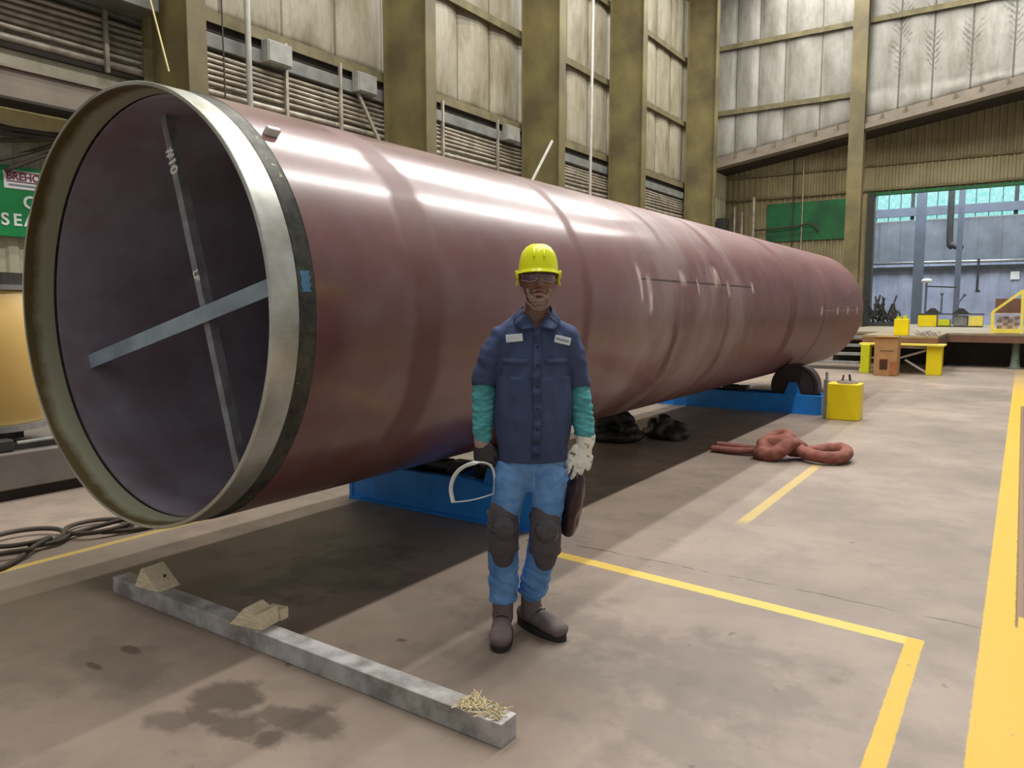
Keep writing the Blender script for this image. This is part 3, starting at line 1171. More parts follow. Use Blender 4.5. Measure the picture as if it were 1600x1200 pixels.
# ------------------------------------------------------------------ turning rolls under the pipe
def make_roll(y, label, half, wx, wr, zf):
    o = empty('turning_roll', (XC, y, 0))
    tag(o, label, 'roller stand', 'roller stands under the pipe')
    wz = ZC - sqrt((R + wr + 0.001) ** 2 - wx ** 2)
    for s in (-1, 1):
        bm = B()
        box2(bm, XC - half, XC + half, y + s * 0.20 - 0.03, y + s * 0.20 + 0.03, 0.0, zf, 0.008)
        box2(bm, XC - half, XC + half, y + s * 0.20 - 0.06, y + s * 0.20 + 0.06, 0.0, 0.02)
        part('side_rail', bm, M['roll_blue'], o)
        bm = B()
        box2(bm, XC + s * half - 0.02, XC + s * half + 0.02, y - 0.24, y + 0.24, 0.0, zf, 0.006)
        part('end_plate', bm, M['roll_blue'], o)
    bm = B()
    box2(bm, XC - 0.12, XC + 0.12, y - 0.17, y + 0.17, 0.05, zf - 0.04)
    part('centre_box', bm, M['roll_blue'], o)
    k = wr / 0.33
    for s in (-1, 1):
        cx = XC + s * wx
        wm = Matrix.Translation((cx, y, wz)) @ Matrix.Rotation(-pi / 2, 4, 'X')
        bm = B()
        lathe(bm, [(0.0, -0.1), (0.27 * k, -0.1), (0.285 * k, -0.12), (0.97 * wr, -0.12), (wr, -0.11), (wr, 0.11), (0.97 * wr, 0.12), (0.285 * k, 0.12), (0.27 * k, 0.1), (0.0, 0.1)], 48, wm)
        w = part('wheel', bm, M['rubber'], o, False)
        bm = B()
        lathe(bm, [(0.0, -0.16), (0.07 * k, -0.16), (0.08 * k, -0.1), (0.08 * k, 0.1), (0.07 * k, 0.16), (0, 0.16)], 24, wm)
        part('hub', bm, M['darkmetal'], w)
        for t in (-1, 1):
            bm = B()
            prism(bm, [(cx - 0.14 * k, y + t * 0.2 - 0.012, zf - 0.07), (cx + 0.14 * k, y + t * 0.2 - 0.012, zf - 0.07), (cx + 0.05 * k, y + t * 0.2 - 0.012, wz + 0.07 * k), (cx - 0.05 * k, y + t * 0.2 - 0.012, wz + 0.07 * k)], (0, 0.024, 0))
            part('bearing_bracket', bm, M['roll_blue'], o)
    bm = B()
    tube(bm, [(XC - 0.26, y, zf + 0.02), (XC - 0.02, y, zf + 0.02)], 0.06, 20)
    box2(bm, XC - 0.02, XC + 0.12, y - 0.08, y + 0.08, zf - 0.05, zf + 0.07, 0.01)
    part('drive_motor', bm, M['darkmetal'], o, False)
    return o


make_roll(4.45, 'blue roller stand under the near end, behind the man', 0.86, 0.47, 0.2, 0.29)
make_roll(11.45, 'blue roller stand under the far end of the pipe', 1.2, 0.812, 0.33, 0.27)
o = empty('control_box', (-1.95, 11.05, 0))
tag(o, 'bright yellow box on the floor by the far rollers', 'box')
bm = B()
box2(bm, -2.15, -1.74, 10.88, 11.2, 0.0, 0.49, 0.012)
part('box_body', bm, M['yellow'], o)
bm = B()
lathe(bm, [(0.11, 0), (0.13, 0), (0.13, 0.04), (0.11, 0.04)], 28, Matrix.Translation((-1.92, 11.02, 0.49)), True)
lathe(bm, [(0, 0), (0.10, 0), (0.10, 0.015), (0, 0.015)], 24, Matrix.Translation((-1.92, 11.02, 0.49)))
part('flange_ring', bm, M['rim'], o)
bm = B()
bar(bm, (-1.99, 11.02, 0.5), (-1.97, 11.02, 0.60), 0.02, 0.02)
bar(bm, (-1.88, 11.0, 0.5), (-1.9, 11.02, 0.61), 0.02, 0.02)
part('handle', bm, M['darkmetal'], o)
bm = B()
box2(bm, -2.22, -2.16, 11.0, 11.1, 0.0, 0.52)
tube(bm, [(-2.19, 11.05, 0.52), (-2.19, 11.05, 0.63)], 0.02, 10)
part('post', bm, M['metal'], o)

# ------------------------------------------------------------------ timber with two chocks
o = empty('timber_beam', (-2.66, 2.09, 0))
o.rotation_euler = (0, 0, math.atan2(2.075 - 2.115, 2.52))
tag(o, 'long grey square timber lying on the floor in front', 'timber')
bm = B()
box2(bm, -1.262, 1.262, -0.047, 0.047, 0, 0.088, 0.004)
link('beam_body', bm, M['timber'], o)
bm = B()
for i in range(110):
    a = random.uniform(-0.13, 0.05)
    p = Vector((1.19 + a, random.uniform(-0.04, 0.045), 0.0885 + random.uniform(0, 0.012)))
    d = Vector((random.uniform(-1, 1), random.uniform(-1, 1), random.uniform(-0.1, 0.5))).normalized() * random.uniform(0.018, 0.042)
    bar(bm, p - d * 0.5, p + d, 0.003, 0.003, (0.3, 0.2, 1))
t = link('straw_tuft', bm, M['straw'], o)
tag(t, 'pale straw splinters on the end of the timber', kind='stuff')
TM = Matrix.Rotation(o.rotation_euler[2], 4, 'Z')


def chock(x, label, notch):
    base = TM @ Vector((x, 0, 0))
    w = empty('wooden_chock', (-2.66 + base.x, 2.09 + base.y, 0.088))
    w.rotation_euler = (0, 0, o.rotation_euler[2] + (0.10 if not notch else 0.2))
    tag(w, label, 'chock', 'wooden chocks on the timber')
    bm = B()
    if notch:
        prism(bm, [(-0.10, -0.05, 0), (0.085, -0.05, 0), (0.075, -0.05, 0.075), (0.03, -0.05, 0.062), (-0.01, -0.05, 0.09)], (0, 0.12, 0))
    else:
        prism(bm, [(-0.09, -0.05, 0), (0.1, -0.05, 0), (-0.03, -0.05, 0.105)], (0, 0.13, 0))
    bmesh.ops.bevel(bm, geom=list(bm.edges), offset=0.003, segments=1, affect='EDGES')
    link('wedge', bm, M['wood'], w)
    if notch:
        bm = B()
        prism(bm, [(-0.008, 0.072, 0), (0.09, 0.072, 0), (0.09, 0.072, 0.05), (0.0, 0.072, 0.05)], (0, 0.05, 0))
        link('backing_block', bm, M['wood'], w)
    else:
        bm = B()
        tube(bm, [(0.055, 0.02, 0.055), (0.062, 0.02, 0.066)], 0.006, 8)
        link('nail', bm, M['darkmetal'], w)
    return w


chock(-0.945, 'pointed wooden chock near the left end of the timber', False)
chock(-0.135, 'notched wooden chock near the middle of the timber', True)

# ------------------------------------------------------------------ lifting sling, slings in shade, hose


def spline(P, n=8, closed=False):
    P = [Vector(p) for p in P]
    out = []
    N = len(P)
    rng = range(N if closed else N - 1)
    for i in rng:
        p0 = P[(i - 1) % N] if closed or i > 0 else P[0]
        p1 = P[i]
        p2 = P[(i + 1) % N]
        p3 = P[(i + 2) % N] if closed or i + 2 < N else P[-1]
        for k in range(n):
            t = k / n
            out.append(0.5 * ((2 * p1) + (p2 - p0) * t + (2 * p0 - 5 * p1 + 4 * p2 - p3) * t * t + (3 * p1 - p0 - 3 * p2 + p3) * t ** 3))
    if not closed:
        out.append(P[-1])
    return out


o = empty('lifting_sling', (-1.95, 7.7, 0))
tag(o, 'knotted red brown round sling lying on the floor', 'sling')
bm = B()
tube(bm, spline([(-2.62, 7.72, 0.035), (-2.4, 7.70, 0.04), (-2.2, 7.74, 0.05), (-2.02, 7.76, 0.09)]), [(0.05, 0.035)] * 25, 12, (0, 1, 0), round_caps=True)
part('strap', bm, M['sling'], o, True)
bm = B()
tube(bm, spline([(-2.66, 7.98, 0.035), (-2.4, 7.93, 0.04), (-2.2, 7.88, 0.05), (-2.0, 7.82, 0.1)]), [(0.05, 0.035)] * 25, 12, (0, 1, 0), round_caps=True)
part('strap', bm, M['sling'], o, True)
bm = B()
tube(bm, spline([(-2.0, 7.62, 0.05), (-2.1, 7.66, 0.12), (-2.02, 7.86, 0.2), (-1.9, 7.82, 0.22), (-1.86, 7.66, 0.15), (-1.98, 7.55, 0.06), (-2.12, 7.6, 0.06)]), 0.072, 12, round_caps=True)
tube(bm, spline([(-2.12, 7.82, 0.08), (-2.0, 7.7, 0.16), (-1.85, 7.72, 0.17), (-1.78, 7.86, 0.1)]), 0.075, 12, round_caps=True)
me = remesh(bm, 0.012, 3)
wrinkle(me, lambda c: 0.012 * noise.noise(Vector(c) * 14))
part('knot', me, M['sling'], o, True)
bm = B()
tube(bm, spline([(-1.86, 7.8, 0.14), (-1.72, 7.72, 0.09), (-1.55, 7.66, 0.07), (-1.40, 7.74, 0.07), (-1.36, 7.92, 0.08), (-1.42, 8.06, 0.10), (-1.55, 8.04, 0.09), (-1.7, 7.92, 0.07), (-1.85, 7.78, 0.08)], 8), 0.062, 14, round_caps=True)
me = remesh(bm, 0.012, 3)
wrinkle(me, lambda c: 0.008 * noise.noise(Vector(c) * 16))
part('loop', me, M['sling'], o, True)
for lb, cx, cy, s in (('dark heap of chain and slings under the pipe', -3.82, 7.8, 1.35), ('smaller dark heap behind the larger one under the pipe', -3.36, 8.25, 1.0)):
    bm = B()
    random.seed(int(cy * 10))
    for i in range(12):
        a = random.uniform(0, 6.28)
        r_ = random.uniform(0, 0.2) * s
        h = random.uniform(0.04, 0.26) * s * (1 - r_ * 2)
        ellipsoid(bm, (cx + r_ * 1.3 * cos(a), cy + r_ * sin(a), h), (random.uniform(0.07, 0.13) * s, random.uniform(0.07, 0.13) * s, random.uniform(0.05, 0.09) * s), None, 12, 8)
    ellipsoid(bm, (cx, cy, 0.06), (0.28 * s, 0.22 * s, 0.09), None, 16, 10)
    me = remesh(bm, 0.02, 2)
    wrinkle(me, lambda c: 0.02 * noise.noise(Vector(c) * 11))
    for v in me.vertices:
        v.co.z = max(v.co.z, 0.001)
    single('sling_heap', me, M['darkmetal'], lb, 'heap', 'heaps under the pipe', True)
bm = B()
pts = []
for k in range(30):
    a = k / 29 * 2 * pi * 1.15
    pts.append((-5.12 + 0.19 * cos(a + 0.4), 2.62 + 0.2 * sin(a + 0.4), 0.016 + 0.0012 * k))
pts += [(-5.1, 2.45, 0.03), (-5.0, 2.3, 0.03)]
for k in range(28):
    a = k / 27 * 2 * pi * 1.1
    pts.append((-5.22 + 0.2 * cos(a - 0.3), 2.2 + 0.22 * sin(a - 0.3), 0.03 + 0.001 * k))
pts += [(-4.98, 2.15, 0.04), (-4.86, 2.0, 0.02), (-4.78, 1.85, 0.018), (-4.86, 1.7, 0.018), (-5.0, 1.75, 0.03), (-5.0, 1.95, 0.04), (-4.9, 2.1, 0.05)]
tube(bm, spline(pts, 3), 0.016, 8)
tube(bm, spline([(-4.95, 2.55, 0.035), (-4.88, 2.75, 0.018), (-4.86, 3.0, 0.017), (-4.9, 3.3, 0.017)], 6), 0.016, 8)
single('welding_hose', bm, M['cable'], 'looped dark hose on the floor at the left edge', 'hose', smooth=True)

# ------------------------------------------------------------------ far end: recess fittings
bm = B()
box2(bm, -8.6, -5.5, 30.88, 30.93, 4.1, 5.56)
single('painted_panel', bm, M['green_panel'], 'dark green panel on the far corrugated wall', 'panel')
bm = B()
box2(bm, -10.2, -9.85, 29.6, 30.2, 0, 5.0, 0.02)
single('electric_cabinet', bm, M['jamb'], 'dark cabinet in the far left corner', 'cabinet')
for lb, x, r_, zt in (('bent pale conduit at the far left corner', -9.7, 0.05, 5.4), ('second pale conduit at the far corner', -9.4, 0.045, 5.2), ('third pale conduit at the far corner, nearest the green panel', -8.95, 0.06, 5.7)):
    bm = B()
    tube(bm, spline([(x, 30.3, 0), (x, 30.3, zt - 0.4), (x - 0.04, 30.4, zt - 0.1), (x - 0.12, 30.8, zt)], 5), r_, 8)
    single('conduit', bm, M['conduit'], lb, 'conduit', 'conduits in the far corner', True)
for lb, x in (('pale drop cable in front of the green panel, right of a dark one', -7.25), ('dark drop cable in front of the green panel, left of a pale one', -7.6)):
    bm = B()
    tube(bm, [(x, 30.75, 0.0), (x + 0.02, 30.75, 5.6), (x, 30.8, 7.2)], 0.025, 6)
    single('drop_cable', bm, M['conduit'] if x > -7.5 else M['cable'], lb, 'cable')
bm = B()
tube(bm, spline([(-9.1, 30.7, 4.55), (-7.5, 30.7, 4.62), (-6.9, 30.7, 4.7), (-6.6, 30.7, 4.4)], 6), 0.035, 6)
single('air_line', bm, M['cable'], 'dark air line crossing the green panel', 'pipe', smooth=True)

# bay beyond the doorway
for lb, x, w in (('grey column standing in the blue bay, left one', -3.82, 0.30), ('thin grey column in the blue bay beside a bent duct', -2.35, 0.12)):
    bm = B()
    box2(bm, x - w / 2, x + w / 2, 36.9, 37.2, 0, 9)
    box2(bm, x - w / 2 - 0.05, x + w / 2 + 0.05, 36.88, 36.92, 0, 9)
    single('bay_column', bm, M['bluegrey'], lb, 'column')
bm = B()
tube(bm, [(-9, 39.7, 3.6), (4, 39.7, 3.55)], 0.07, 10)
single('bay_pipe', bm, M['metal'], 'long horizontal pipe across the blue bay wall', 'pipe', smooth=True)
bm = B()
box2(bm, -9, 4, 39.75, 40, 3.25, 3.40)
trim(bm, M['jamb'])
bm = B()
tube(bm, spline([(-2.8, 38, 9.0), (-2.8, 38, 4.6), (-2.65, 37.9, 4.2), (-2.3, 37.8, 4.05)], 6), 0.13, 12)
single('duct', bm, M['jamb'], 'bent dark duct hanging in the blue bay', 'duct', smooth=True)
bm = B()
tube(bm, [(-1.75, 39.6, 3.68), (-1.75, 39.6, 2.3)], 0.05, 8)
box(bm, (-1.72, 39.62, 2.25), (0.18, 0.1, 0.1))
single('hose_drop', bm, M['jamb'], 'dark hose hanging below the bay pipe', 'hose')
bm = B()
box2(bm, -0.55, -0.22, 39.9, 39.94, 2.75, 3.1)
single('notice', bm, M['white'], 'small white notice on the blue bay wall', 'notice')

# ------------------------------------------------------------------ platform at the far right
o = empty('work_platform', (-1.5, 22, 0))
tag(o, 'low steel platform at the far right before the blue bay', 'platform')
bm = B()
box2(bm, -3.15, -1.57, 19.7, 22.5, 0.82, 0.87)
box2(bm, -4.5, 3.0, 22.42, 34.0, 0.82, 0.87)
part('deck', bm, M['deck'], o)
bm = B()
box2(bm, -3.15, -1.57, 19.7, 19.76, 0.68, 0.82)
box2(bm, -1.63, -1.57, 19.76, 22.42, 0.62, 0.82)
box2(bm, -1.57, 3.0, 22.42, 22.48, 0.64, 0.82)
box2(bm, -4.5, -3.15, 22.42, 22.48, 0.64, 0.82)
part('fascia', bm, M['fascia'], o)
bm = B()
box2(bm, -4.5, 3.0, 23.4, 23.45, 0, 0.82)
part('under_deck_shade', bm, M['dark'], o)  # dark sheet standing in for the shade under the deck
for x0, x1, y0, y1, m_, lb in ((-3.09, -2.90, 19.2, 19.5, 'lime', 'yellow green leg'), (-1.76, -1.45, 19.42, 19.8, 'yellow', 'yellow leg')):
    bm = B()
    box2(bm, x0, x1, y0, y1, 0, 0.66, 0.01)
    part('leg', bm, M[m_], o, label=lb)
bm = B()
box2(bm, -3.15, -1.4, 19.3, 19.9, 0.655, 0.69)
part('head_plate', bm, M['palyellow'], o)
for a, b in (((-2.9, 19.55, 0.15), (-1.76, 19.6, 0.55)), ((-2.2, 19.55, 0.32), (-1.76, 19.55, 0.05)), ((-2.9, 19.5, 0.62), (-1.76, 19.6, 0.6)), ((-2.9, 19.5, 0.35), (-2.3, 19.55, 0.28))):
    bm = B()
    bar(bm, a, b, 0.035, 0.045)
    part('brace', bm, M['rim'], o)
bm = B()
lathe(bm, [(0, 0), (0.17, 0), (0.17, 0.03), (0.11, 0.05), (0.09, 0.3), (0.08, 0.62), (0.12, 0.66), (0.12, 0.72), (0, 0.72)], 20, Matrix.Translation((-0.1, 22.7, 0)))
part('support_post', bm, M['greenpost'], o, True)
o = empty('metal_staircase', (-4.2, 20.2, 0))
tag(o, 'short metal staircase behind the far end of the pipe', 'staircase')
for k in range(4):
    bm = B()
    box2(bm, -5.4, -3.25, 20.0 + 0.3 * k, 20.32 + 0.3 * k, 0.2 * (k + 1) - 0.04, 0.2 * (k + 1))
    box2(bm, -5.4, -3.25, 19.985 + 0.3 * k, 20.0 + 0.3 * k, 0.2 * (k + 1) - 0.06, 0.2 * (k + 1))
    part('tread', bm, M['metal'], o)
for x in (-5.43, -3.22):
    bm = B()
    prism(bm, [(x, 19.9, 0), (x, 20.4, 0), (x, 21.6, 0.85), (x, 21.1, 0.85)], (0.03, 0, 0))
    part('stringer', bm, M['palyellow'], o)
o = empty('cardboard_box', (-2.48, 18.85, 0))
tag(o, 'tall brown cardboard box standing against the platform', 'box')
bm = B()
box2(bm, -2.72, -2.25, 18.62, 19.1, 0, 0.86, 0.006)
part('carton', bm, M['carton'], o)
bm = B()
box2(bm, -2.60, -2.44, 18.605, 18.62, 0.15, 0.37)
part('hand_hole', bm, M['carton_dk'], o)
bm = B()
box2(bm, -2.40, -2.26, 18.612, 18.62, 0.02, 0.32)
part('orange_print', bm, M['orange_card'], o)
bm = B()
box2(bm, -2.72, -2.25, 18.58, 19.12, 0.86, 0.875)
part('lid_flap', bm, M['carton'], o)
bm = B()
box2(bm, -2.6, -2.33, 18.615, 18.62, 0.55, 0.57)
part('tape', bm, M['fascia'], o)
o = empty('yellow_bin', (-2.33, 19.9, 0.87))
tag(o, 'small yellow steel bin on the platform corner above the cardboard box', 'bin')
bm = B()
box2(bm, -2.49, -2.19, 19.76, 20.05, 0.87, 1.25, 0.008)
part('bin_body', bm, M['yellow'], o)
bm = B()
box2(bm, -2.45, -2.36, 19.8, 19.9, 1.25, 1.31)
box2(bm, -2.32, -2.24, 19.85, 19.95, 1.25, 1.33)
part('lifting_eye', bm, M['lime'], o)
bm = B()
for k in range(14):
    a = k * 0.9
    lathe(bm, [(0.05, -0.015), (0.065, 0), (0.05, 0.015)], 10, Matrix.Translation((-2.05 + 0.035 * k, 19.95 + 0.05 * sin(a), 0.92 + 0.02 * cos(a))) @ Matrix.Rotation(1.2 * sin(a), 4, 'X') @ Matrix.Rotation(a, 4, 'Z'), True)
single('chain', bm, M['rim'], 'pale chain on the platform edge beside the yellow bin', 'chain')
# yellow guard rack
o = empty('guard_rack', (-0.33, 22.9, 0.87))
tag(o, 'yellow frame rack with slanted top on the platform at right edge', 'rack')
for y in (22.62, 23.25):
    for a, b in (((-0.62, y, 0.87), (-0.64, y, 1.40)), ((-0.01, y, 0.87), (-0.03, y, 1.95))):
        bm = B()
        bar(bm, a, b, 0.06, 0.06, (0, 1, 0))
        part('post', bm, M['palyellow'], o)
    bm = B()
    bar(bm, (-0.64, y, 1.40), (-0.03, y, 1.93), 0.05, 0.06, (0, 0, 1))
    part('slanted_rail', bm, M['palyellow'], o)
    bm = B()
    bar(bm, (-0.62, y, 0.93), (-0.01, y, 0.93), 0.05, 0.10, (0, 0, 1))
    part('bottom_rail', bm, M['palyellow'], o)
    bm = B()
    bar(bm, (-0.62, y, 1.36), (-0.02, y, 1.36), 0.04, 0.04, (0, 0, 1))
    part('middle_rail', bm, M['rim'], o)
bm = B()
box2(bm, -0.6, -0.04, 23.1, 23.14, 1.38, 1.74)
part('back_panel', bm, M['fascia'], o)
for r_ in range(4):
    for c_ in range(4):
        bm = B()
        x = -0.54 + 0.115 * c_ + (0.03 if r_ % 2 else 0)
        box2(bm, x, x + 0.105, 22.75, 22.95, 0.985 + 0.08 * r_, 1.06 + 0.08 * r_, 0.006)
        ob = single('block', bm, M['blockp'] if (r_ + c_) % 2 else M['blockd'],
                    '%s block in the yellow rack, %s row, %s' % ('pale' if (r_ + c_) % 2 else 'brown', ('bottom', 'second', 'third', 'top')[r_], ('leftmost', 'second from left', 'third from left', 'rightmost')[c_]), 'block', 'blocks stacked in the yellow rack')
bm = B()
box2(bm, -0.6, -0.03, 22.6, 23.25, 0.975, 0.985)
part('shelf', bm, M['palyellow'], o)
# trolley and scrap beyond
o = empty('welding_trolley', (-2.0, 30, 0.87))
tag(o, 'low yellow and grey machine on the platform inside the doorway', 'machine')
bm = B()
box2(bm, -3.02, -2.45, 29.8, 30.4, 0.87, 1.28, 0.02)
part('yellow_cabinet', bm, M['yellow'], o)
bm = B()
box2(bm, -2.4, -2.05, 29.8, 30.3, 0.9, 1.12, 0.02)
part('lime_cabinet', bm, M['lime'], o)
bm = B()
box2(bm, -1.95, -1.55, 29.85, 30.4, 0.9, 1.25, 0.02)
part('grey_cabinet', bm, M['tray'], o)
bm = B()
box2(bm, -1.5, -1.1, 29.8, 30.4, 0.9, 1.24, 0.02)
part('pale_cabinet', bm, M['palyellow'], o)
bm = B()
box2(bm, -3.05, -1.08, 29.78, 30.42, 1.28, 1.32)
part('dark_bench_top', bm, M['jamb'], o)
for x in (-2.6, -1.75):
    bm = B()
    prism(bm, [(x - 0.25, 30, 1.32), (x + 0.25, 30, 1.32), (x + 0.06, 30, 1.5), (x - 0.06, 30, 1.5)], (0, 0.2, 0))
    part('tool_cradle', bm, M['darkmetal'], o)
bm = B()
box2(bm, -3.0, -1.1, 29.85, 30.35, 0.87, 0.9)
part('skid', bm, M['jamb'], o)
for lb, pts in (('jointed dark stand on the machine, left one', [(-2.35, 30.1, 1.32), (-2.35, 30.1, 2.0)]), ('leaning jointed dark arm on the machine', [(-1.75, 30.1, 1.32), (-1.9, 30.1, 1.6), (-1.68, 30.1, 1.95)])):
    bm = B()
    tube(bm, pts, 0.03, 8)
    ellipsoid(bm, pts[-1], (0.06, 0.06, 0.06), None, 10, 8)
    single('tool_stand', bm, M['bluegrey'], lb, 'stand')
bm = B()
random.seed(3)
for i in range(46):
    p = Vector((random.uniform(-4.65, -3.7), random.uniform(29.6, 30.3), random.uniform(0.9, 1.2)))
    q = p + Vector((random.uniform(-0.35, 0.35), random.uniform(-0.2, 0.2), random.uniform(0.1, 0.85)))
    tube(bm, [p, (p + q) / 2 + Vector((random.uniform(-0.1, 0.1), 0, random.uniform(-0.1, 0.1))), q], 0.03, 6)
box2(bm, -4.7, -3.65, 29.6, 30.3, 0.87, 1.0)
single('scrap_tangle', bm, M['jamb'], 'tangle of dark metal scrap on the platform left of the yellow machine', 'scrap', kind='stuff')
o = empty('work_lamp', (-3.3, 35, 0))
tag(o, 'white topped work lamp on a pole in the blue bay', 'lamp')
bm = B()
tube(bm, [(-3.3, 35, 0), (-3.3, 35, 2.55)], 0.04, 8)
part('pole', bm, M['bluegrey'], o)
bm = B()
ellipsoid(bm, (-3.3, 35, 2.6), (0.2, 0.16, 0.09), None, 16, 10)
part('lamp_head', bm, M['white'], o, True)
bm = B()
bar(bm, (-3.3, 35, 2.38), (-2.25, 35, 2.32), 0.05, 0.05)
part('arm', bm, M['jamb'], o)
# strip light housings
for (lx, lp), lb in zip(LAMP_ROWS, ('strip light row nearest the right side', 'strip light row over the pipe', 'strip light row nearest the left wall')):
    o = empty('strip_light', (lx, 11, LAMP_Z))
    tag(o, lb, 'lamp')
    bm = B()
    box2(bm, lx - 0.16, lx + 0.16, -6, 28, LAMP_Z + 0.03, LAMP_Z + 0.16)
    part('housing', bm, M['white'], o)
    bm = B()
    for k in range(7):
        box2(bm, lx - 0.01, lx + 0.01, -2.5 + k * 4.8, -2.48 + k * 4.8, LAMP_Z + 0.16, 14.0)
    part('hanger', bm, M['metal'], o)

# ================================================================== the man
PR = empty('person', (-1.8137, 2.8613, 0), 0.59)      # local x = his left, local -y = the way he faces
tag(PR, 'man in yellow hard hat, navy work shirt and jeans standing before the pipe', 'person')


def pp(name, bm, mat, parent=None, smooth=True, label=None):
    o = link(name, bm, mat, parent or PR, smooth)
    if label:
        o['label'] = label
    return o


def nz(c, s, seed=0.0):
    return noise.noise(Vector((c[0] * s[0] + seed, c[1] * s[1], c[2] * s[2])))


HX, HY, HZ = 0.030, -0.035, 1.632       # head centre


def head_mesh(bm):
    U, V = 56, 44
    rows = []
    for j in range(V + 1):
        ph = -pi / 2 + pi * j / V
        row = []
        for i in range(U):
            th = 2 * pi * i / U
            x = cos(ph) * cos(th)
            y = cos(ph) * sin(th)
            z = sin(ph)
            px, py, pz = x * 0.076, y * 0.094, z * 0.122
            if pz < -0.01:                       # jaw narrows, chin comes forward
                t = min(1, (-pz - 0.01) / 0.11)
                px *= 1 - 0.12 * t
                if py > 0:
                    py *= 1 - 0.45 * t
                else:
                    py *= 1 - 0.04 * t
            fr = max(0, -y)
            g = lambda ax, az, sx, sz: exp(-((px - ax) / sx) ** 2 - ((pz - az) / sz) ** 2) * (fr ** 1.5)
            py -= 0.024 * g(0, -0.030, 0.013, 0.016) + 0.014 * g(0, -0.008, 0.009, 0.022)      # nose
            py -= 0.006 * (g(0.014, -0.036, 0.008, 0.008) + g(-0.014, -0.036, 0.008, 0.008))   # nostrils
            py -= 0.008 * g(0, 0.026, 0.05, 0.010)                                           # brow
            py += 0.011 * (g(0.031, 0.006, 0.016, 0.011) + g(-0.031, 0.006, 0.016, 0.011))    # sockets
            py -= 0.006 * (g(0.04, -0.022, 0.02, 0.016) + g(-0.04, -0.022, 0.02, 0.016))      # cheekbones
            py -= 0.009 * g(0, -0.060, 0.022, 0.007) + 0.009 * g(0, -0.074, 0.019, 0.007)     # lips
            py += 0.007 * g(0, -0.067, 0.024, 0.003)
            py -= 0.010 * g(0, -0.102, 0.022, 0.018)                                          # chin
            row.append(bm.verts.new((HX + px, HY + py, HZ + pz)))
        rows.append(row)
    for j in range(V):
        for i in range(U):
            a, b, c, d = rows[j][i], rows[j][(i + 1) % U], rows[j + 1][(i + 1) % U], rows[j + 1][i]
            try:
                bm.faces.new((a, b, c, d))
            except ValueError:
                pass
    bmesh.ops.remove_doubles(bm, verts=[v for r in (rows[0], rows[-1]) for v in r], dist=1e-5)
    for s in (-1, 1):                            # ears
        ellipsoid(bm, (HX + s * 0.074, HY + 0.012, HZ - 0.008), (0.010, 0.020, 0.032), Matrix.Rotation(s * 0.25, 4, 'Z'), 14, 10)


# joints
SH = {-1: Vector((-0.145, 0.015, 1.36)), 1: Vector((0.169, 0.015, 1.36))}
EL = {-1: Vector((-0.208, 0.03, 1.165)), 1: Vector((0.214, 0.03, 1.155))}
WR = {-1: Vector((-0.218, -0.01, 0.915)), 1: Vector((0.243, -0.01, 0.92))}
HP = {-1: Vector((-0.075, 0.0, 0.86)), 1: Vector((0.095, 0.0, 0.86))}
KN = {-1: Vector((-0.125, -0.03, 0.49)), 1: Vector((0.065, -0.035, 0.48))}
AN = {-1: Vector((-0.128, 0.02, 0.11)), 1: Vector((0.005, 0.08, 0.11))}
TOE = {-1: Vector((-0.135, -0.13, 0.05)), 1: Vector((0.125, -0.055, 0.05))}

# body: one continuous skin, mostly under the clothes
bm = B()
head_mesh(bm)
tube(bm, [(0.03, -0.005, 1.56), (0.025, 0.005, 1.49), (0.015, 0.015, 1.42)], [(0.052, 0.055), (0.054, 0.057), (0.075, 0.065)], 24, round_caps=True)
tube(bm, [(0.012, 0.02, 1.43), (0.012, 0.02, 1.36), (0.012, 0.01, 1.2), (0.012, 0.01, 1.02), (0.012, 0.015, 0.88), (0.01, 0.01, 0.80)],
     [(0.10, 0.07), (0.140, 0.092), (0.14, 0.10), (0.135, 0.105), (0.118, 0.09), (0.11, 0.075)], 28, round_caps=True)
for s in (-1, 1):
    tube(bm, [SH[s] - Vector((s * 0.05, 0, 0)), SH[s], (SH[s] + EL[s]) / 2, EL[s], (EL[s] * 0.6 + WR[s] * 0.4), WR[s], WR[s] + Vector((0, -0.003, -0.05))],
         [0.04, 0.042, 0.040, 0.036, 0.034, 0.022, 0.018], 16, round_caps=True)
    tube(bm, [HP[s], (HP[s] + KN[s]) / 2, KN[s], KN[s] * 0.65 + AN[s] * 0.35 + Vector((0, 0.015, 0)), AN[s], AN[s] + (TOE[s] - AN[s]) * 0.6 + Vector((0, 0, -0.02))],
         [0.05, 0.062, 0.05, 0.05, 0.033, 0.022], 16, round_caps=True)
body = pp('body', remesh(bm, 0.0048, 3), M['skin'])

# face details
for s in (-1, 1):
    bm = B()
    ellipsoid(bm, (HX + s * 0.031, HY - 0.0735, HZ + 0.006), (0.012, 0.010, 0.010), None, 16, 12)
    e = pp('eye', bm, M['white'])
    bm = B()
    ellipsoid(bm, (HX + s * 0.031, HY - 0.0825, HZ + 0.006), (0.005, 0.0025, 0.005), None, 12, 8)
    pp('iris', bm, M['sole'], e)
bm = B()
tube(bm, spline([(HX - 0.02, HY - 0.093, HZ - 0.0745), (HX - 0.008, HY - 0.1005, HZ - 0.073), (HX, HY - 0.1015, HZ - 0.0735), (HX + 0.008, HY - 0.1005, HZ - 0.073), (HX + 0.02, HY - 0.093, HZ - 0.0745)], 4),
     [(0.0055, 0.0055)] * 17, 8, round_caps=True)
pp('lower_lip', bm, simple('lip_tone', S(176, 136, 124), 0.45))
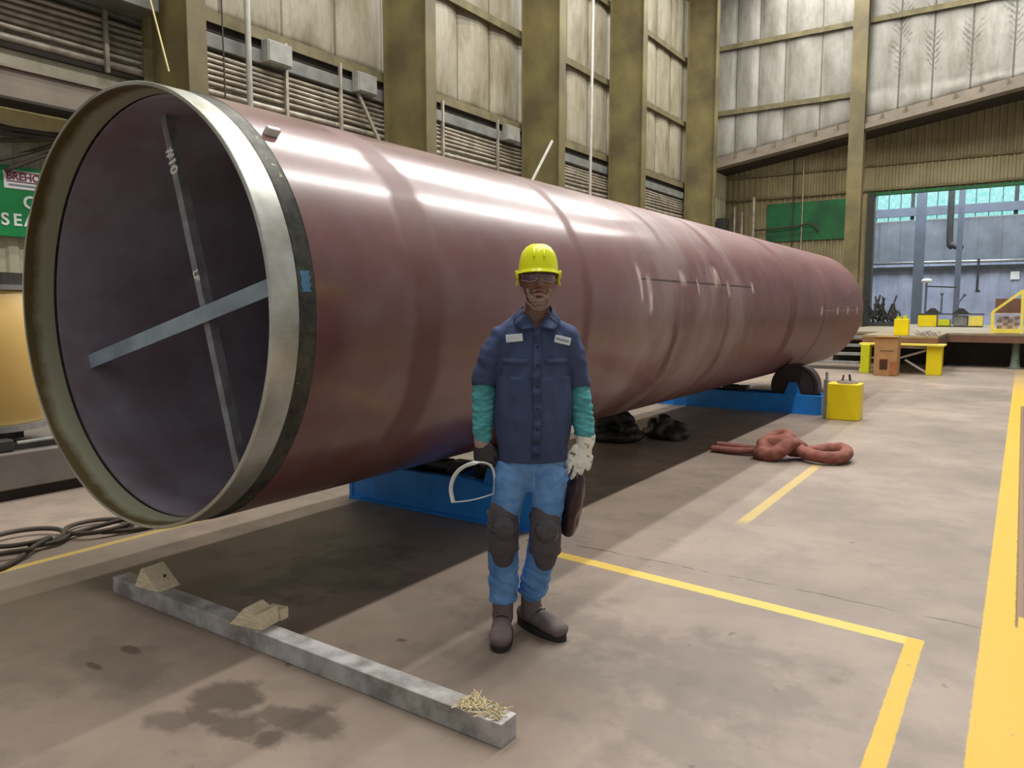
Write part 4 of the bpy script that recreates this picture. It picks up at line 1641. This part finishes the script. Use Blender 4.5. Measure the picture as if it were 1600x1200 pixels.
# beard: clumped shell around chin and jaw
bm = B()
for i in range(26):
    a = -0.78 + 1.56 * i / 25
    for k in range(4):
        z = -0.078 - 0.014 * k
        if abs(a) > 0.75:
            z += 0.028
        t = min(1, (-z - 0.01) / 0.11)
        rx = 0.076 * sqrt(max(0.02, 1 - (z / 0.126) ** 2)) * (1 - 0.12 * t)
        ry = 0.094 * sqrt(max(0.02, 1 - (z / 0.126) ** 2)) * (1 - 0.04 * t) + (0.010 * exp(-(a / 0.35) ** 2))
        if k == 0 and abs(a) < 0.38:
            continue
        ellipsoid(bm, (HX + rx * sin(a), HY - ry * cos(a) * (1 if abs(a) < 1.2 else 0.9), HZ + z - 0.004), (0.010, 0.007, 0.011), None, 8, 6)
for i in range(9):                                # moustache
    u = (i - 4) / 4
    ellipsoid(bm, (HX + 0.026 * u, HY - 0.0975 + 0.012 * u * u, HZ - 0.0525 - 0.009 * u * u), (0.005, 0.0030, 0.0034), None, 8, 6)
me = remesh(bm, 0.0026, 2)
wrinkle(me, lambda c: 0.0015 * noise.noise(Vector(c) * 220))
pp('beard', me, M['beard'], label='short grey beard and moustache')

# hard hat: dome, brim with short peak, ridges and side brackets
tilt = Matrix.Translation((HX, HY + 0.004, HZ + 0.030)) @ Matrix.Rotation(-0.06, 4, 'X')
bm = B()
prof = [(0.0, 0.117), (0.2, 0.1155), (0.42, 0.112), (0.62, 0.101), (0.80, 0.080), (0.92, 0.050), (0.985, 0.008), (1.0, -0.004), (1.06, -0.010), (1.06, -0.014), (0.985, -0.010), (0.95, 0.01), (0.84, 0.05), (0.6, 0.088), (0.0, 0.110)]
U = 56
rings = []
for r, z in prof:
    if r == 0:
        rings.append([bm.verts.new((0, 0, z))])
        continue
    ring = []
    for k in range(U):
        a = 2 * pi * k / U
        x, y = cos(a), sin(a)
        rr = r
        zz = z
        if r > 1.03:
            fw = max(0, -y) ** 3
            rr = r + 0.15 * fw
            zz = z - 0.004 * fw
        if z < 0.02:
            zz -= 0.014 * (y + 0.35) * (1 if y > -0.35 else 0) + 0.006 * abs(x) ** 2
        ring.append(bm.verts.new((x * 0.089 * rr, y * 0.115 * rr, zz)))
    rings.append(ring)
for a, b in zip(rings, rings[1:]):
    for k in range(U):
        k2 = (k + 1) % U
        if len(a) == 1:
            bm.faces.new((a[0], b[k2], b[k]))
        elif len(b) == 1:
            bm.faces.new((a[k], a[k2], b[0]))
        else:
            bm.faces.new((a[k], a[k2], b[k2], b[k]))
bm.transform(tilt)
hat = pp('hard_hat', bm, M['hat'], label='lime yellow hard hat')
for dx in (-0.022, 0.022):
    bm = B()
    pts = []
    for k in range(13):
        t = -1.15 + 2.1 * k / 12
        pts.append((dx, 0.115 * sin(t) * 1.0, 0.1145 * cos(t) ** 0.9 if cos(t) > 0 else 0))
    tube(bm, pts, [(0.005, 0.003)] * 13, 8, (1, 0, 0), round_caps=True)
    bm.transform(tilt)
    pp('ridge', bm, M['hat'], hat)
for s in (-1, 1):
    bm = B()
    box(bm, (s * 0.0925, 0.0, -0.018), (0.014, 0.05, 0.036), Matrix.Rotation(s * 0.15, 4, 'Y'), 0.004)
    box(bm, (s * 0.0905, 0.016, -0.046), (0.010, 0.024, 0.036), Matrix.Rotation(-s * 0.25, 4, 'Y'), 0.004)
    bm.transform(tilt)
    pp('side_bracket', bm, M['hat'], hat)
# safety glasses
gl_y = HY - 0.004
bm = B()
top, bot = [], []
n = 24
for layer in (0, 1):
    R0 = 0.094 - 0.002 * layer
    for k in range(n + 1):
        a = radians(-68 + 136 * k / n)
        x = 0.079 * sin(a)
        y = -(R0 + 0.004) * cos(a) + 0.0
        d = abs(k - n / 2) / (n / 2)
        zb = -0.012 - 0.007 * (1 - abs(2 * abs(d - 0.45))) if d > 0.1 else -0.004
        top.append(bm.verts.new((HX + x, gl_y + y, HZ + 0.027)))
        bot.append(bm.verts.new((HX + x, gl_y + y, HZ + zb)))
for k in range(n):
    bm.faces.new((top[k], top[k + 1], bot[k + 1], bot[k]))
    o2 = n + 1
    bm.faces.new((top[o2 + k + 1], top[o2 + k], bot[o2 + k], bot[o2 + k + 1]))
    bm.faces.new((top[k], top[o2 + k], top[o2 + k + 1], top[k + 1]))
    bm.faces.new((bot[k], bot[k + 1], bot[o2 + k + 1], bot[o2 + k]))
for k in (0, n):
    bm.faces.new((top[k], bot[k], bot[o2 + k], top[o2 + k]))
gl = pp('safety_glasses', bm, M['lens'], label='smoked wraparound safety glasses')
bm = B()
pts = []
for k in range(n + 1):
    a = radians(-68 + 136 * k / n)
    d = abs(k - n / 2) / (n / 2)
    zb = -0.012 - 0.007 * (1 - abs(2 * abs(d - 0.45))) if d > 0.1 else -0.004
    pts.append((HX + 0.079 * sin(a), gl_y - 0.098 * cos(a), HZ + zb))
tube(bm, pts, 0.0018, 6)
pp('lower_rim', bm, M['rim'], gl)
for s in (-1, 1):
    bm = B()
    bar(bm, (HX + s * 0.074, gl_y - 0.034, HZ + 0.012), (HX + s * 0.080, HY + 0.03, HZ + 0.010), 0.003, 0.009)
    pp('temple', bm, M['rim'], gl, False)
    bm = B()
    tube(bm, spline([(HX + s * 0.082, HY - 0.005, HZ - 0.02), (HX + s * 0.072, HY - 0.03, HZ - 0.065), (HX + s * 0.050, HY - 0.055, HZ - 0.105), (HX + s * 0.02, HY - 0.07, HZ - 0.134), (HX, HY - 0.072, HZ - 0.138)], 6), 0.0028, 6)
    pp('chin_strap', bm, M['strap'], hat)

# shirt: torso and short sleeves as one garment
bm = B()
tube(bm, [(0.018, 0.012, 1.478), (0.016, 0.012, 1.455), (0.013, 0.012, 1.42), (0.012, 0.008, 1.36), (0.012, 0.0, 1.25), (0.012, -0.006, 1.12), (0.012, -0.008, 1.02), (0.011, -0.004, 0.92), (0.010, 0.0, 0.845), (0.010, 0.0, 0.822)],
     [(0.062, 0.066), (0.090, 0.080), (0.132, 0.100), (0.164, 0.118), (0.160, 0.128), (0.160, 0.135), (0.163, 0.138), (0.162, 0.130), (0.160, 0.122), (0.158, 0.120)], 40)
for s in (-1, 1):
    tube(bm, [(s * 0.06 + 0.015, 0.012, 1.425), SH[s] + Vector((-s * 0.02, -0.002, 0.01)), SH[s] * 0.7 + EL[s] * 0.3 + Vector((s * 0.004, 0, 0)), EL[s] * 0.7 + SH[s] * 0.3, EL[s] + Vector((0, 0, 0.0)), EL[s] + Vector((0, -0.003, -0.012))],
         [(0.045, 0.06), (0.062, 0.074), (0.064, 0.074), (0.062, 0.068), (0.060, 0.064), (0.058, 0.062)], 24)
me = remesh(bm, 0.006, 5)


def shirt_fold(c):
    x, y, z = c
    arm = abs(x - 0.012) > 0.165
    f = 0.011 * nz(c, (9, 9, 4), 3) + 0.007 * nz(c, (24, 24, 9), 5)
    if not arm and z < 1.2:
        f += 0.015 * nz((x + 0.15 * (z - 0.9), y, z), (20, 12, 2.2), 1)
    if not arm and 1.2 < z < 1.42:
        f += 0.004 * nz((x, y, z + abs(x) * 0.8), (8, 8, 20), 2)
    if not arm and z < 0.88:
        f *= max(0.0, (z - 0.83) / 0.05)
    if arm:
        f += 0.005 * nz((x, y, z + x * 0.3), (10, 10, 26), 7)
    return f


wrinkle(me, shirt_fold)
bmx = B()
bmx.from_mesh(me)
cut = []
for f in bmx.faces:
    c = f.calc_center_median()
    if c.z > 1.408 and c.y < 0.03 and abs(c.x - 0.024) < (c.z - 1.405) * 0.62:
        cut.append(f)
    elif c.z > 1.47 and abs(c.x - 0.02) < 0.05:
        cut.append(f)
bmesh.ops.delete(bmx, geom=cut, context='FACES')
bmx.to_mesh(me)
bmx.free()
me.update()
shirt = pp('shirt', me, M['shirt'], label='navy short sleeved work shirt')


def front_y(x, z):
    """front surface of the shirt near (x, z), local frame."""
    best = 0.0
    hit, loc, nrm, _ = shirt.ray_cast(Vector((x, -1.0, z)), Vector((0, 1, 0)))
    return loc.y if hit else -0.13


bpy.context.view_layer.update()
bm = B()                                            # placket strip
for k in range(24):
    z0 = 1.405 - k * 0.0234
    z1 = z0 - 0.0238
    xa = 0.022 + 0.004 * sin(k * 0.5)
    xb = 0.022 + 0.004 * sin((k + 1) * 0.5)
    q = [(xa - 0.017, front_y(xa - 0.017, z0) - 0.006, z0), (xa + 0.017, front_y(xa + 0.017, z0) - 0.006, z0), (xb + 0.017, front_y(xb + 0.017, z1) - 0.006, z1), (xb - 0.017, front_y(xb - 0.017, z1) - 0.006, z1)]
    prism(bm, q, (0, 0.006, 0))
bmesh.ops.remove_doubles(bm, verts=bm.verts, dist=0.0005)
pl = pp('placket', bm, M['shirt'], shirt)
for z in (1.335, 1.255, 1.165, 1.07, 0.98):
    x = 0.026
    bm = B()
    lathe(bm, [(0, 0), (0.0058, 0), (0.0062, 0.002), (0.004, 0.003), (0, 0.0025)], 14, Matrix.Translation((x, front_y(x, z) - 0.0068, z)) @ Matrix.Rotation(pi / 2, 4, 'X'))
    pp('button', bm, M['button'], shirt)
for s in (-1, 1):                                   # collar flaps, open neck
    bm = B()
    outer = [(0.052 * s + 0.022, 0.055, 1.515), (0.066 * s + 0.024, 0.005, 1.502), (0.056 * s + 0.026, -0.055, 1.470), (0.012 * s + 0.026, -0.105, 1.415)]
    tip = [(0.066 * s + 0.022, 0.072, 1.478), (0.096 * s + 0.024, 0.012, 1.462), (0.098 * s + 0.024, -0.078, 1.432), (0.066 * s + 0.026, -0.118, 1.408)]
    va = spline(outer, 5)
    vb = spline(tip, 5)
    th = 0.004
    for i in range(len(va) - 1):
        q = [va[i], va[i + 1], vb[i + 1], vb[i]]
        n_ = (q[1] - q[0]).cross(q[3] - q[0]).normalized()
        if n_.z < 0:
            n_ = -n_
        prism(bm, [p + n_ * 0.004 for p in q], n_ * -th)
    bmesh.ops.remove_doubles(bm, verts=bm.verts, dist=0.0008)
    pp('collar', bm, M['shirt'], shirt)
# skin triangle under the open collar sits on the body; name patches and pocket flaps
for s, x, z, rz, lb in ((-1, -0.075, 1.372, 0.10, 'plain white name patch'), (1, 0.135, 1.362, -0.22, 'white name patch with dark stitched writing')):
    y = front_y(x, z)
    m = Matrix.Translation((x, y - 0.007, z)) @ Matrix.Rotation(s * 0.30, 4, 'Z') @ Matrix.Rotation(-rz, 4, 'Y')
    bm = B()
    box(bm, (0, 0, 0), (0.076, 0.004, 0.033), None, 0.0018)
    bm.transform(m)
    pa = pp('name_patch', bm, M['patch'], shirt, False, lb)
    if s > 0:
        random.seed(5)
        bm = B()
        pts = []
        for i in range(26):
            pts.append((-0.03 + 0.06 * i / 25, -0.0025, 0.007 * sin(i * 1.9) * (1.0 if i < 6 else 0.6)))
        tube(bm, pts, 0.0014, 5)
        bm.transform(m)
        pp('stitched_writing', bm, M['stitch'], pa, False)
for s, x in ((-1, -0.072), (1, 0.112)):
    bm = B()
    N_ = 10
    for i in range(N_):
        xa = x - 0.055 + 0.11 * i / N_
        xb = x - 0.055 + 0.11 * (i + 1) / N_
        for za, zb in ((1.285, 1.272), (1.272, 1.258)):
            q = [(xa, front_y(xa, za) - 0.003, za), (xb, front_y(xb, za) - 0.003, za), (xb, front_y(xb, zb) - 0.003, zb), (xa, front_y(xa, zb) - 0.003, zb)]
            prism(bm, q, (0, 0.005, 0))
    bmesh.ops.remove_doubles(bm, verts=bm.verts, dist=0.0005)
    pp('pocket_flap', bm, M['shirt'], shirt)

# teal protective sleeves on the forearms
for s in (-1, 1):
    bm = B()
    P = [EL[s] + Vector((0, 0, 0.016)), EL[s] + Vector((0, 0, -0.01)), EL[s] * 0.75 + WR[s] * 0.25, EL[s] * 0.5 + WR[s] * 0.5, EL[s] * 0.25 + WR[s] * 0.75, WR[s] + Vector((0, 0, 0.018)), WR[s] + Vector((0, 0, -0.012 if s < 0 else 0.0))]
    P = [Vector(p) for p in P]
    Q, RR = [], []
    rr = [0.044, 0.051, 0.053, 0.050, 0.047, 0.043, 0.036]
    for i in range(len(P) - 1):
        for k in range(12):
            t = k / 12
            Q.append(P[i].lerp(P[i + 1], t))
            r0 = rr[i] * (1 - t) + rr[i + 1] * t
            RR.append((r0, r0))
    tube(bm, Q, RR, 36, (1, 0, 0), round_caps=True)
    me = remesh(bm, 0.0045, 2)
    wrinkle(me, lambda c: 0.0062 * nz((c[0], c[1], c[2] + 0.35 * c[0] * s), (16, 16, 62), 2 + s) + 0.003 * nz(c, (34, 34, 95), 9 + s))
    pp('forearm_sleeve', me, M['teal'])

# jeans
bm = B()
tube(bm, [(0.011, 0.005, 0.92), (0.011, 0.005, 0.86), (0.011, 0.008, 0.80), (0.011, 0.01, 0.745)], [(0.136, 0.100), (0.141, 0.104), (0.154, 0.110), (0.120, 0.085)], 32, round_caps=True)
for s in (-1, 1):
    k, a, h = KN[s], AN[s], HP[s]
    tube(bm, [h + Vector((0, 0.005, -0.075)), h * 0.66 + k * 0.34, h * 0.33 + k * 0.67, k + Vector((0, 0.01, 0)), k * 0.75 + a * 0.25 + Vector((0, 0.02, 0)), k * 0.5 + a * 0.5 + Vector((0, 0.02, 0)), k * 0.22 + a * 0.78 + Vector((0, 0.01, 0)), a + Vector((0, 0.0, 0.05 if s < 0 else 0.075))],
         [(0.086, 0.096), (0.084, 0.092), (0.076, 0.082), (0.067, 0.074), (0.068, 0.076), (0.066, 0.074), (0.063, 0.070), (0.064, 0.072)], 28)
me = remesh(bm, 0.006, 4)


def jean_fold(c):
    x, y, z = c
    f = 0.008 * nz(c, (10, 10, 7), 4) + 0.005 * nz(c, (26, 26, 18), 6)
    if z < 0.32:
        f += 0.010 * nz((x, y, z + 0.5 * x), (9, 9, 40), 8)
    if z > 0.70:
        f += 0.005 * nz((x, y, z - 0.6 * abs(x - 0.011)), (12, 12, 34), 3)
    if 0.52 < z < 0.66:
        f += 0.007 * nz((x, y, z), (9, 9, 26), 1)
    return f


wrinkle(me, jean_fold)
jeans = pp('jeans', me, M['denim'], label='light blue denim jeans')
for s in (-1, 1):
    bm = B()
    a = AN[s]
    tube(bm, [a + Vector((0, 0, 0.068 if s < 0 else 0.09)), a + Vector((0, 0, 0.046 if s < 0 else 0.070))], [(0.066, 0.074), (0.067, 0.075)], 28)
    me = remesh(bm, 0.005, 2)
    wrinkle(me, lambda c: 0.003 * nz(c, (20, 20, 20), 2))
    pp('hem', me, M['denim'], jeans)
bm = B()
bar(bm, (0.012, -0.108, 0.845), (0.012, -0.098, 0.72), 0.006, 0.004, (0, 1, 0))
pp('fly_seam', bm, M['denim'], jeans, False)

# knee pads
for s in (-1, 1):
    k = KN[s]
    bm = B()
    tube(bm, [k + Vector((0.0, -0.018, 0.105)), k + Vector((0, -0.022, 0.03)), k + Vector((0.0, -0.018, -0.05)), k + Vector((0, -0.008, -0.112))],
         [(0.066, 0.060), (0.073, 0.064), (0.070, 0.062), (0.050, 0.052)], 28, round_caps=True)
    me = remesh(bm, 0.005, 3)
    pad = pp('knee_pad', me, M['pad'])
    bm = B()
    ellipsoid(bm, k + Vector((0.004, -0.060, 0.035)), (0.056, 0.036, 0.066), None, 28, 20)
    me = remesh(bm, 0.004, 2)
    wrinkle(me, lambda c: 0.0018 * nz(c, (60, 60, 60), 5))
    pp('pad_cap', me, M['padcap'], pad, label='scuffed glossy cap of the knee pad')
    for dz in (0.085, -0.07):
        bm = B()
        c0 = k + Vector((0, 0.008, dz))
        tube(bm, [c0 + Vector((0.071 * cos(t * pi / 12), 0.082 * sin(t * pi / 12), 0)) for t in range(24)], [(0.003, 0.011)] * 24, 8, (1, 0, 0), closed=True)
        pp('pad_strap', bm, M['pad'], pad)

# boots
for s in (-1, 1):
    a = AN[s]
    t = TOE[s]
    d = Vector((t.x - a.x, t.y - a.y, 0)).normalized()
    side = Vector((-d.y, d.x, 0))
    heel = Vector((a.x, a.y, 0)) - d * 0.055
    bm = B()
    tube(bm, [(a.x, a.y, 0.20), (a.x, a.y, 0.13), (a.x, a.y, 0.075)], [(0.050, 0.056), (0.048, 0.056), (0.050, 0.060)], 20, round_caps=True)
    f0 = Vector((a.x, a.y, 0))
    tube(bm, [heel + Vector((0, 0, 0.055)), f0 + d * 0.03 + Vector((0, 0, 0.062)), f0 + d * 0.10 + Vector((0, 0, 0.055)), f0 + d * 0.155 + Vector((0, 0, 0.052)), f0 + d * 0.19 + Vector((0, 0, 0.047))],
         [(0.034, 0.040), (0.042, 0.048), (0.047, 0.043), (0.054, 0.042), (0.049, 0.035)], 20, side, round_caps=True)
    me = remesh(bm, 0.005, 4)
    for v in me.vertices:
        v.co.z = max(v.co.z, 0.022)
    wrinkle(me, lambda c: 0.0025 * nz(c, (30, 30, 30), 3))
    bt = pp('boot', me, M['boot'])
    bm = B()
    outl = []
    for q in range(28):
        u = 2 * pi * q / 28
        L = 0.078 + 0.082
        w = 0.052 * (1 + 0.12 * cos(u))
        p = f0 + d * (0.068 + 0.158 * cos(u)) + side * (w * sin(u))
        outl.append(Vector((p.x, p.y, 0.0)))
    prism(bm, outl, (0, 0, 0.026))
    pp('sole', bm, M['sole'], bt, False)
    for q in range(4):
        bm = B()
        c0 = f0 + d * (0.045 + 0.022 * q) + Vector((0, 0, 0.118 - 0.011 * q))
        tube(bm, [c0 - side * 0.028 + Vector((0, 0, -0.008)), c0, c0 + side * 0.028 + Vector((0, 0, -0.008))], 0.003, 6)
        pp('lace', bm, M['sole'], bt)


# hands in gloves: palm, four unequal fingers and a thumb merged into one glove
def glove(name, mat, wrist, down, across, out, curls, size, thumb, label, cuff):
    """down: palm direction; across: from little finger to index; out: back of hand."""
    down, across, out = Vector(down).normalized(), Vector(across).normalized(), Vector(out).normalized()
    W = Vector(wrist)
    bm = B()
    tube(bm, [W + Vector((0, 0, 0.02)), W + down * 0.02, W + down * 0.05 * size, W + down * 0.092 * size], [(0.032, 0.028), (0.033, 0.026), (0.043, 0.024), (0.045, 0.021)], 20, across, round_caps=True)
    lens_ = (0.070, 0.080, 0.075, 0.058)
    for i in range(4):
        off = (0.0375 - 0.025 * i)
        b = W + down * (0.088 - 0.006 * abs(i - 1)) * size + across * off * size
        c1, c2, c3 = curls[i]
        L = lens_[i] * size
        ang = 0
        p = b - down * 0.02
        pts = [p]
        dirn = down
        p = b
        pts.append(p)
        for seg_, c in ((0.45, c1), (0.32, c2), (0.25, c3)):
            ang += c
            dirn = (down + across * off * 3.2).normalized() * cos(ang) - out * sin(ang)
            p = p + dirn * L * seg_
            pts.append(p)
        r_ = (0.0108, 0.0108, 0.0104, 0.0096, 0.0086)
        tube(bm, pts, [(q * (0.92 if i == 3 else 1), q * (0.92 if i == 3 else 1)) for q in r_], 12, across, round_caps=True)
    tb = W + down * 0.03 * size + across * 0.030 * size
    pts = [tb] + [tb + down * a_ * size + across * b_ * size - out * c_ * size for a_, b_, c_ in thumb]
    tube(bm, pts, [0.017, 0.0145, 0.013, 0.011][:len(pts)], 12, out, round_caps=True)
    if cuff:
        tube(bm, [W + Vector((0, 0, 0.028)), W + Vector((0, 0, -0.005)), W + down * 0.03], [cuff, (cuff[0] * 0.92, cuff[1] * 0.95), (0.036, 0.031)], 20, across)
    me = remesh(bm, 0.0025, 1)
    wrinkle(me, lambda c: 0.0012 * nz(c, (70, 70, 70), 3))
    return pp(name, me, mat, label=label)


# black glove grips the visor rim: fingers curl under it
glove('glove', M['glove_bk'], (-0.220, -0.012, 0.912), (0.12, -0.10, -1), (0.95, -0.3, 0), (-0.3, -0.95, 0), [(0.45, 1.15, 0.9)] * 4, 1.05,
      [(0.03, 0.018, 0.012), (0.062, 0.022, 0.03), (0.085, 0.012, 0.038)], 'black work glove gripping the visor', None)
glove('glove', M['glove_wh'], (0.245, -0.012, 0.905), (-0.22, -0.10, -1), (-1.0, -0.15, 0.2), (0.15, -1.0, 0.05), [(0.05, 0.30, 0.40), (0.10, 0.35, 0.40), (0.22, 0.45, 0.45), (0.40, 0.55, 0.45)], 1.12,
      [(0.035, 0.018, 0.006), (0.075, 0.018, 0.018), (0.105, 0.006, 0.03)], 'grubby white work glove', (0.046, 0.038))
bm = B()
tube(bm, [(-0.219, -0.012, 0.925), (-0.219, -0.014, 0.895)], [(0.037, 0.032), (0.036, 0.031)], 20, round_caps=True)
pp('glove_cuff', bm, M['strap'], label='pale knitted cuff of the black glove')

# ------------------------------------------------------------------ things held in the hands
RP = Matrix.Translation(PR.location) @ Matrix.Rotation(0.59, 4, 'Z')


def held(name, loc, label, cat):
    w = RP @ Vector(loc)
    o = empty(name, w, 0.59)
    return tag(o, label, cat)


fv = held('face_visor', (-0.260, -0.045, 0.627), 'clear face visor with white rim held in the black glove', 'face shield')
# outline of the bent window, in the visor frame (x right, z up), bowed toward the viewer
OUT = spline([(-0.088, 0, 0.012), (-0.098, 0, 0.07), (-0.082, 0, 0.128), (-0.045, 0, 0.172), (0.01, 0, 0.196), (0.06, 0, 0.192), (0.088, 0, 0.165), (0.098, 0, 0.11), (0.096, 0, 0.05)], 5)


def bow(p):
    return Vector((p[0], -0.05 * (1 - (p[0] / 0.11) ** 2), p[2]))


bm = B()
tube(bm, [bow(p) for p in OUT], [(0.0095, 0.004) if i < 24 else (0.006, 0.004) for i in range(len(OUT))], 10, (1, 0, 0), round_caps=True)
link('white_rim', bm, M['white'], fv, True)
bm = B()
bot_ = [bow(OUT[-1].lerp(OUT[0], t / 10)) for t in range(11)]
tube(bm, bot_, 0.0028, 8, round_caps=True)
link('lower_edge', bm, M['white'], fv, True)
bm = B()
rows = []
for i in range(15):
    xa = -0.092 + 0.184 * i / 14
    zs = [p[2] for p in OUT if abs(p[0] - xa) < 0.03 and p[2] > 0.1]
    best = min((p for p in OUT if p[2] > 0.06), key=lambda p: abs(p[0] - xa))
    zt = best[2] - 0.003
    zb = OUT[-1][2] + (OUT[0][2] - OUT[-1][2]) * (OUT[-1][0] - xa) / (OUT[-1][0] - OUT[0][0])
    a_ = bow((xa, 0, zt))
    b_ = bow((xa, 0, zb))
    rows.append((a_, b_))
TH = Vector((0, 0.0016, 0))
vv = [[bm.verts.new(p) for p in (a_, b_, b_ + TH, a_ + TH)] for a_, b_ in rows]
for p, q in zip(vv, vv[1:]):
    for k in range(4):
        bm.faces.new((p[k], q[k], q[(k + 1) % 4], p[(k + 1) % 4]))
bm.faces.new(vv[0])
bm.faces.new(list(reversed(vv[-1])))
link('clear_window', bm, M['visor'], fv, True)

hd = held('welding_hood', (0.195, 0.03, 0.475), 'dark maroon hood shell hanging below the white glove', 'welding hood')
bm = B()
for i, (z, w_, dpt, x) in enumerate(((0.0, 0.040, 0.07, -0.028), (0.05, 0.055, 0.09, -0.018), (0.12, 0.06, 0.105, -0.004), (0.2, 0.056, 0.10, 0.010), (0.26, 0.04, 0.07, 0.02), (0.285, 0.016, 0.03, 0.024))):
    pass
tube(bm, [(-0.028, 0, 0.0), (-0.018, 0, 0.05), (-0.004, 0, 0.12), (0.010, 0, 0.2), (0.020, 0, 0.255), (0.026, -0.01, 0.285)], [(0.030, 0.07), (0.042, 0.09), (0.046, 0.10), (0.044, 0.092), (0.034, 0.06), (0.018, 0.022)], 24)
me = remesh(bm, 0.006, 3)
wrinkle(me, lambda c: 0.010 * nz(c, (14, 14, 9), 3) + 0.004 * nz(c, (40, 40, 18), 3))
link('hood_shell', me, simple('dark_maroon_shell', S(58, 32, 36), 0.4, 0, 0.3, 6), hd, True)
bm = B()
tube(bm, [(0.026, 0.05, 0.03), (0.045, 0.045, 0.12), (0.05, 0.035, 0.2)], [(0.006, 0.02)] * 3, 10, round_caps=True)
link('side_band', bm, simple('blue_grey_band', S(70, 76, 104), 0.5), hd, True)
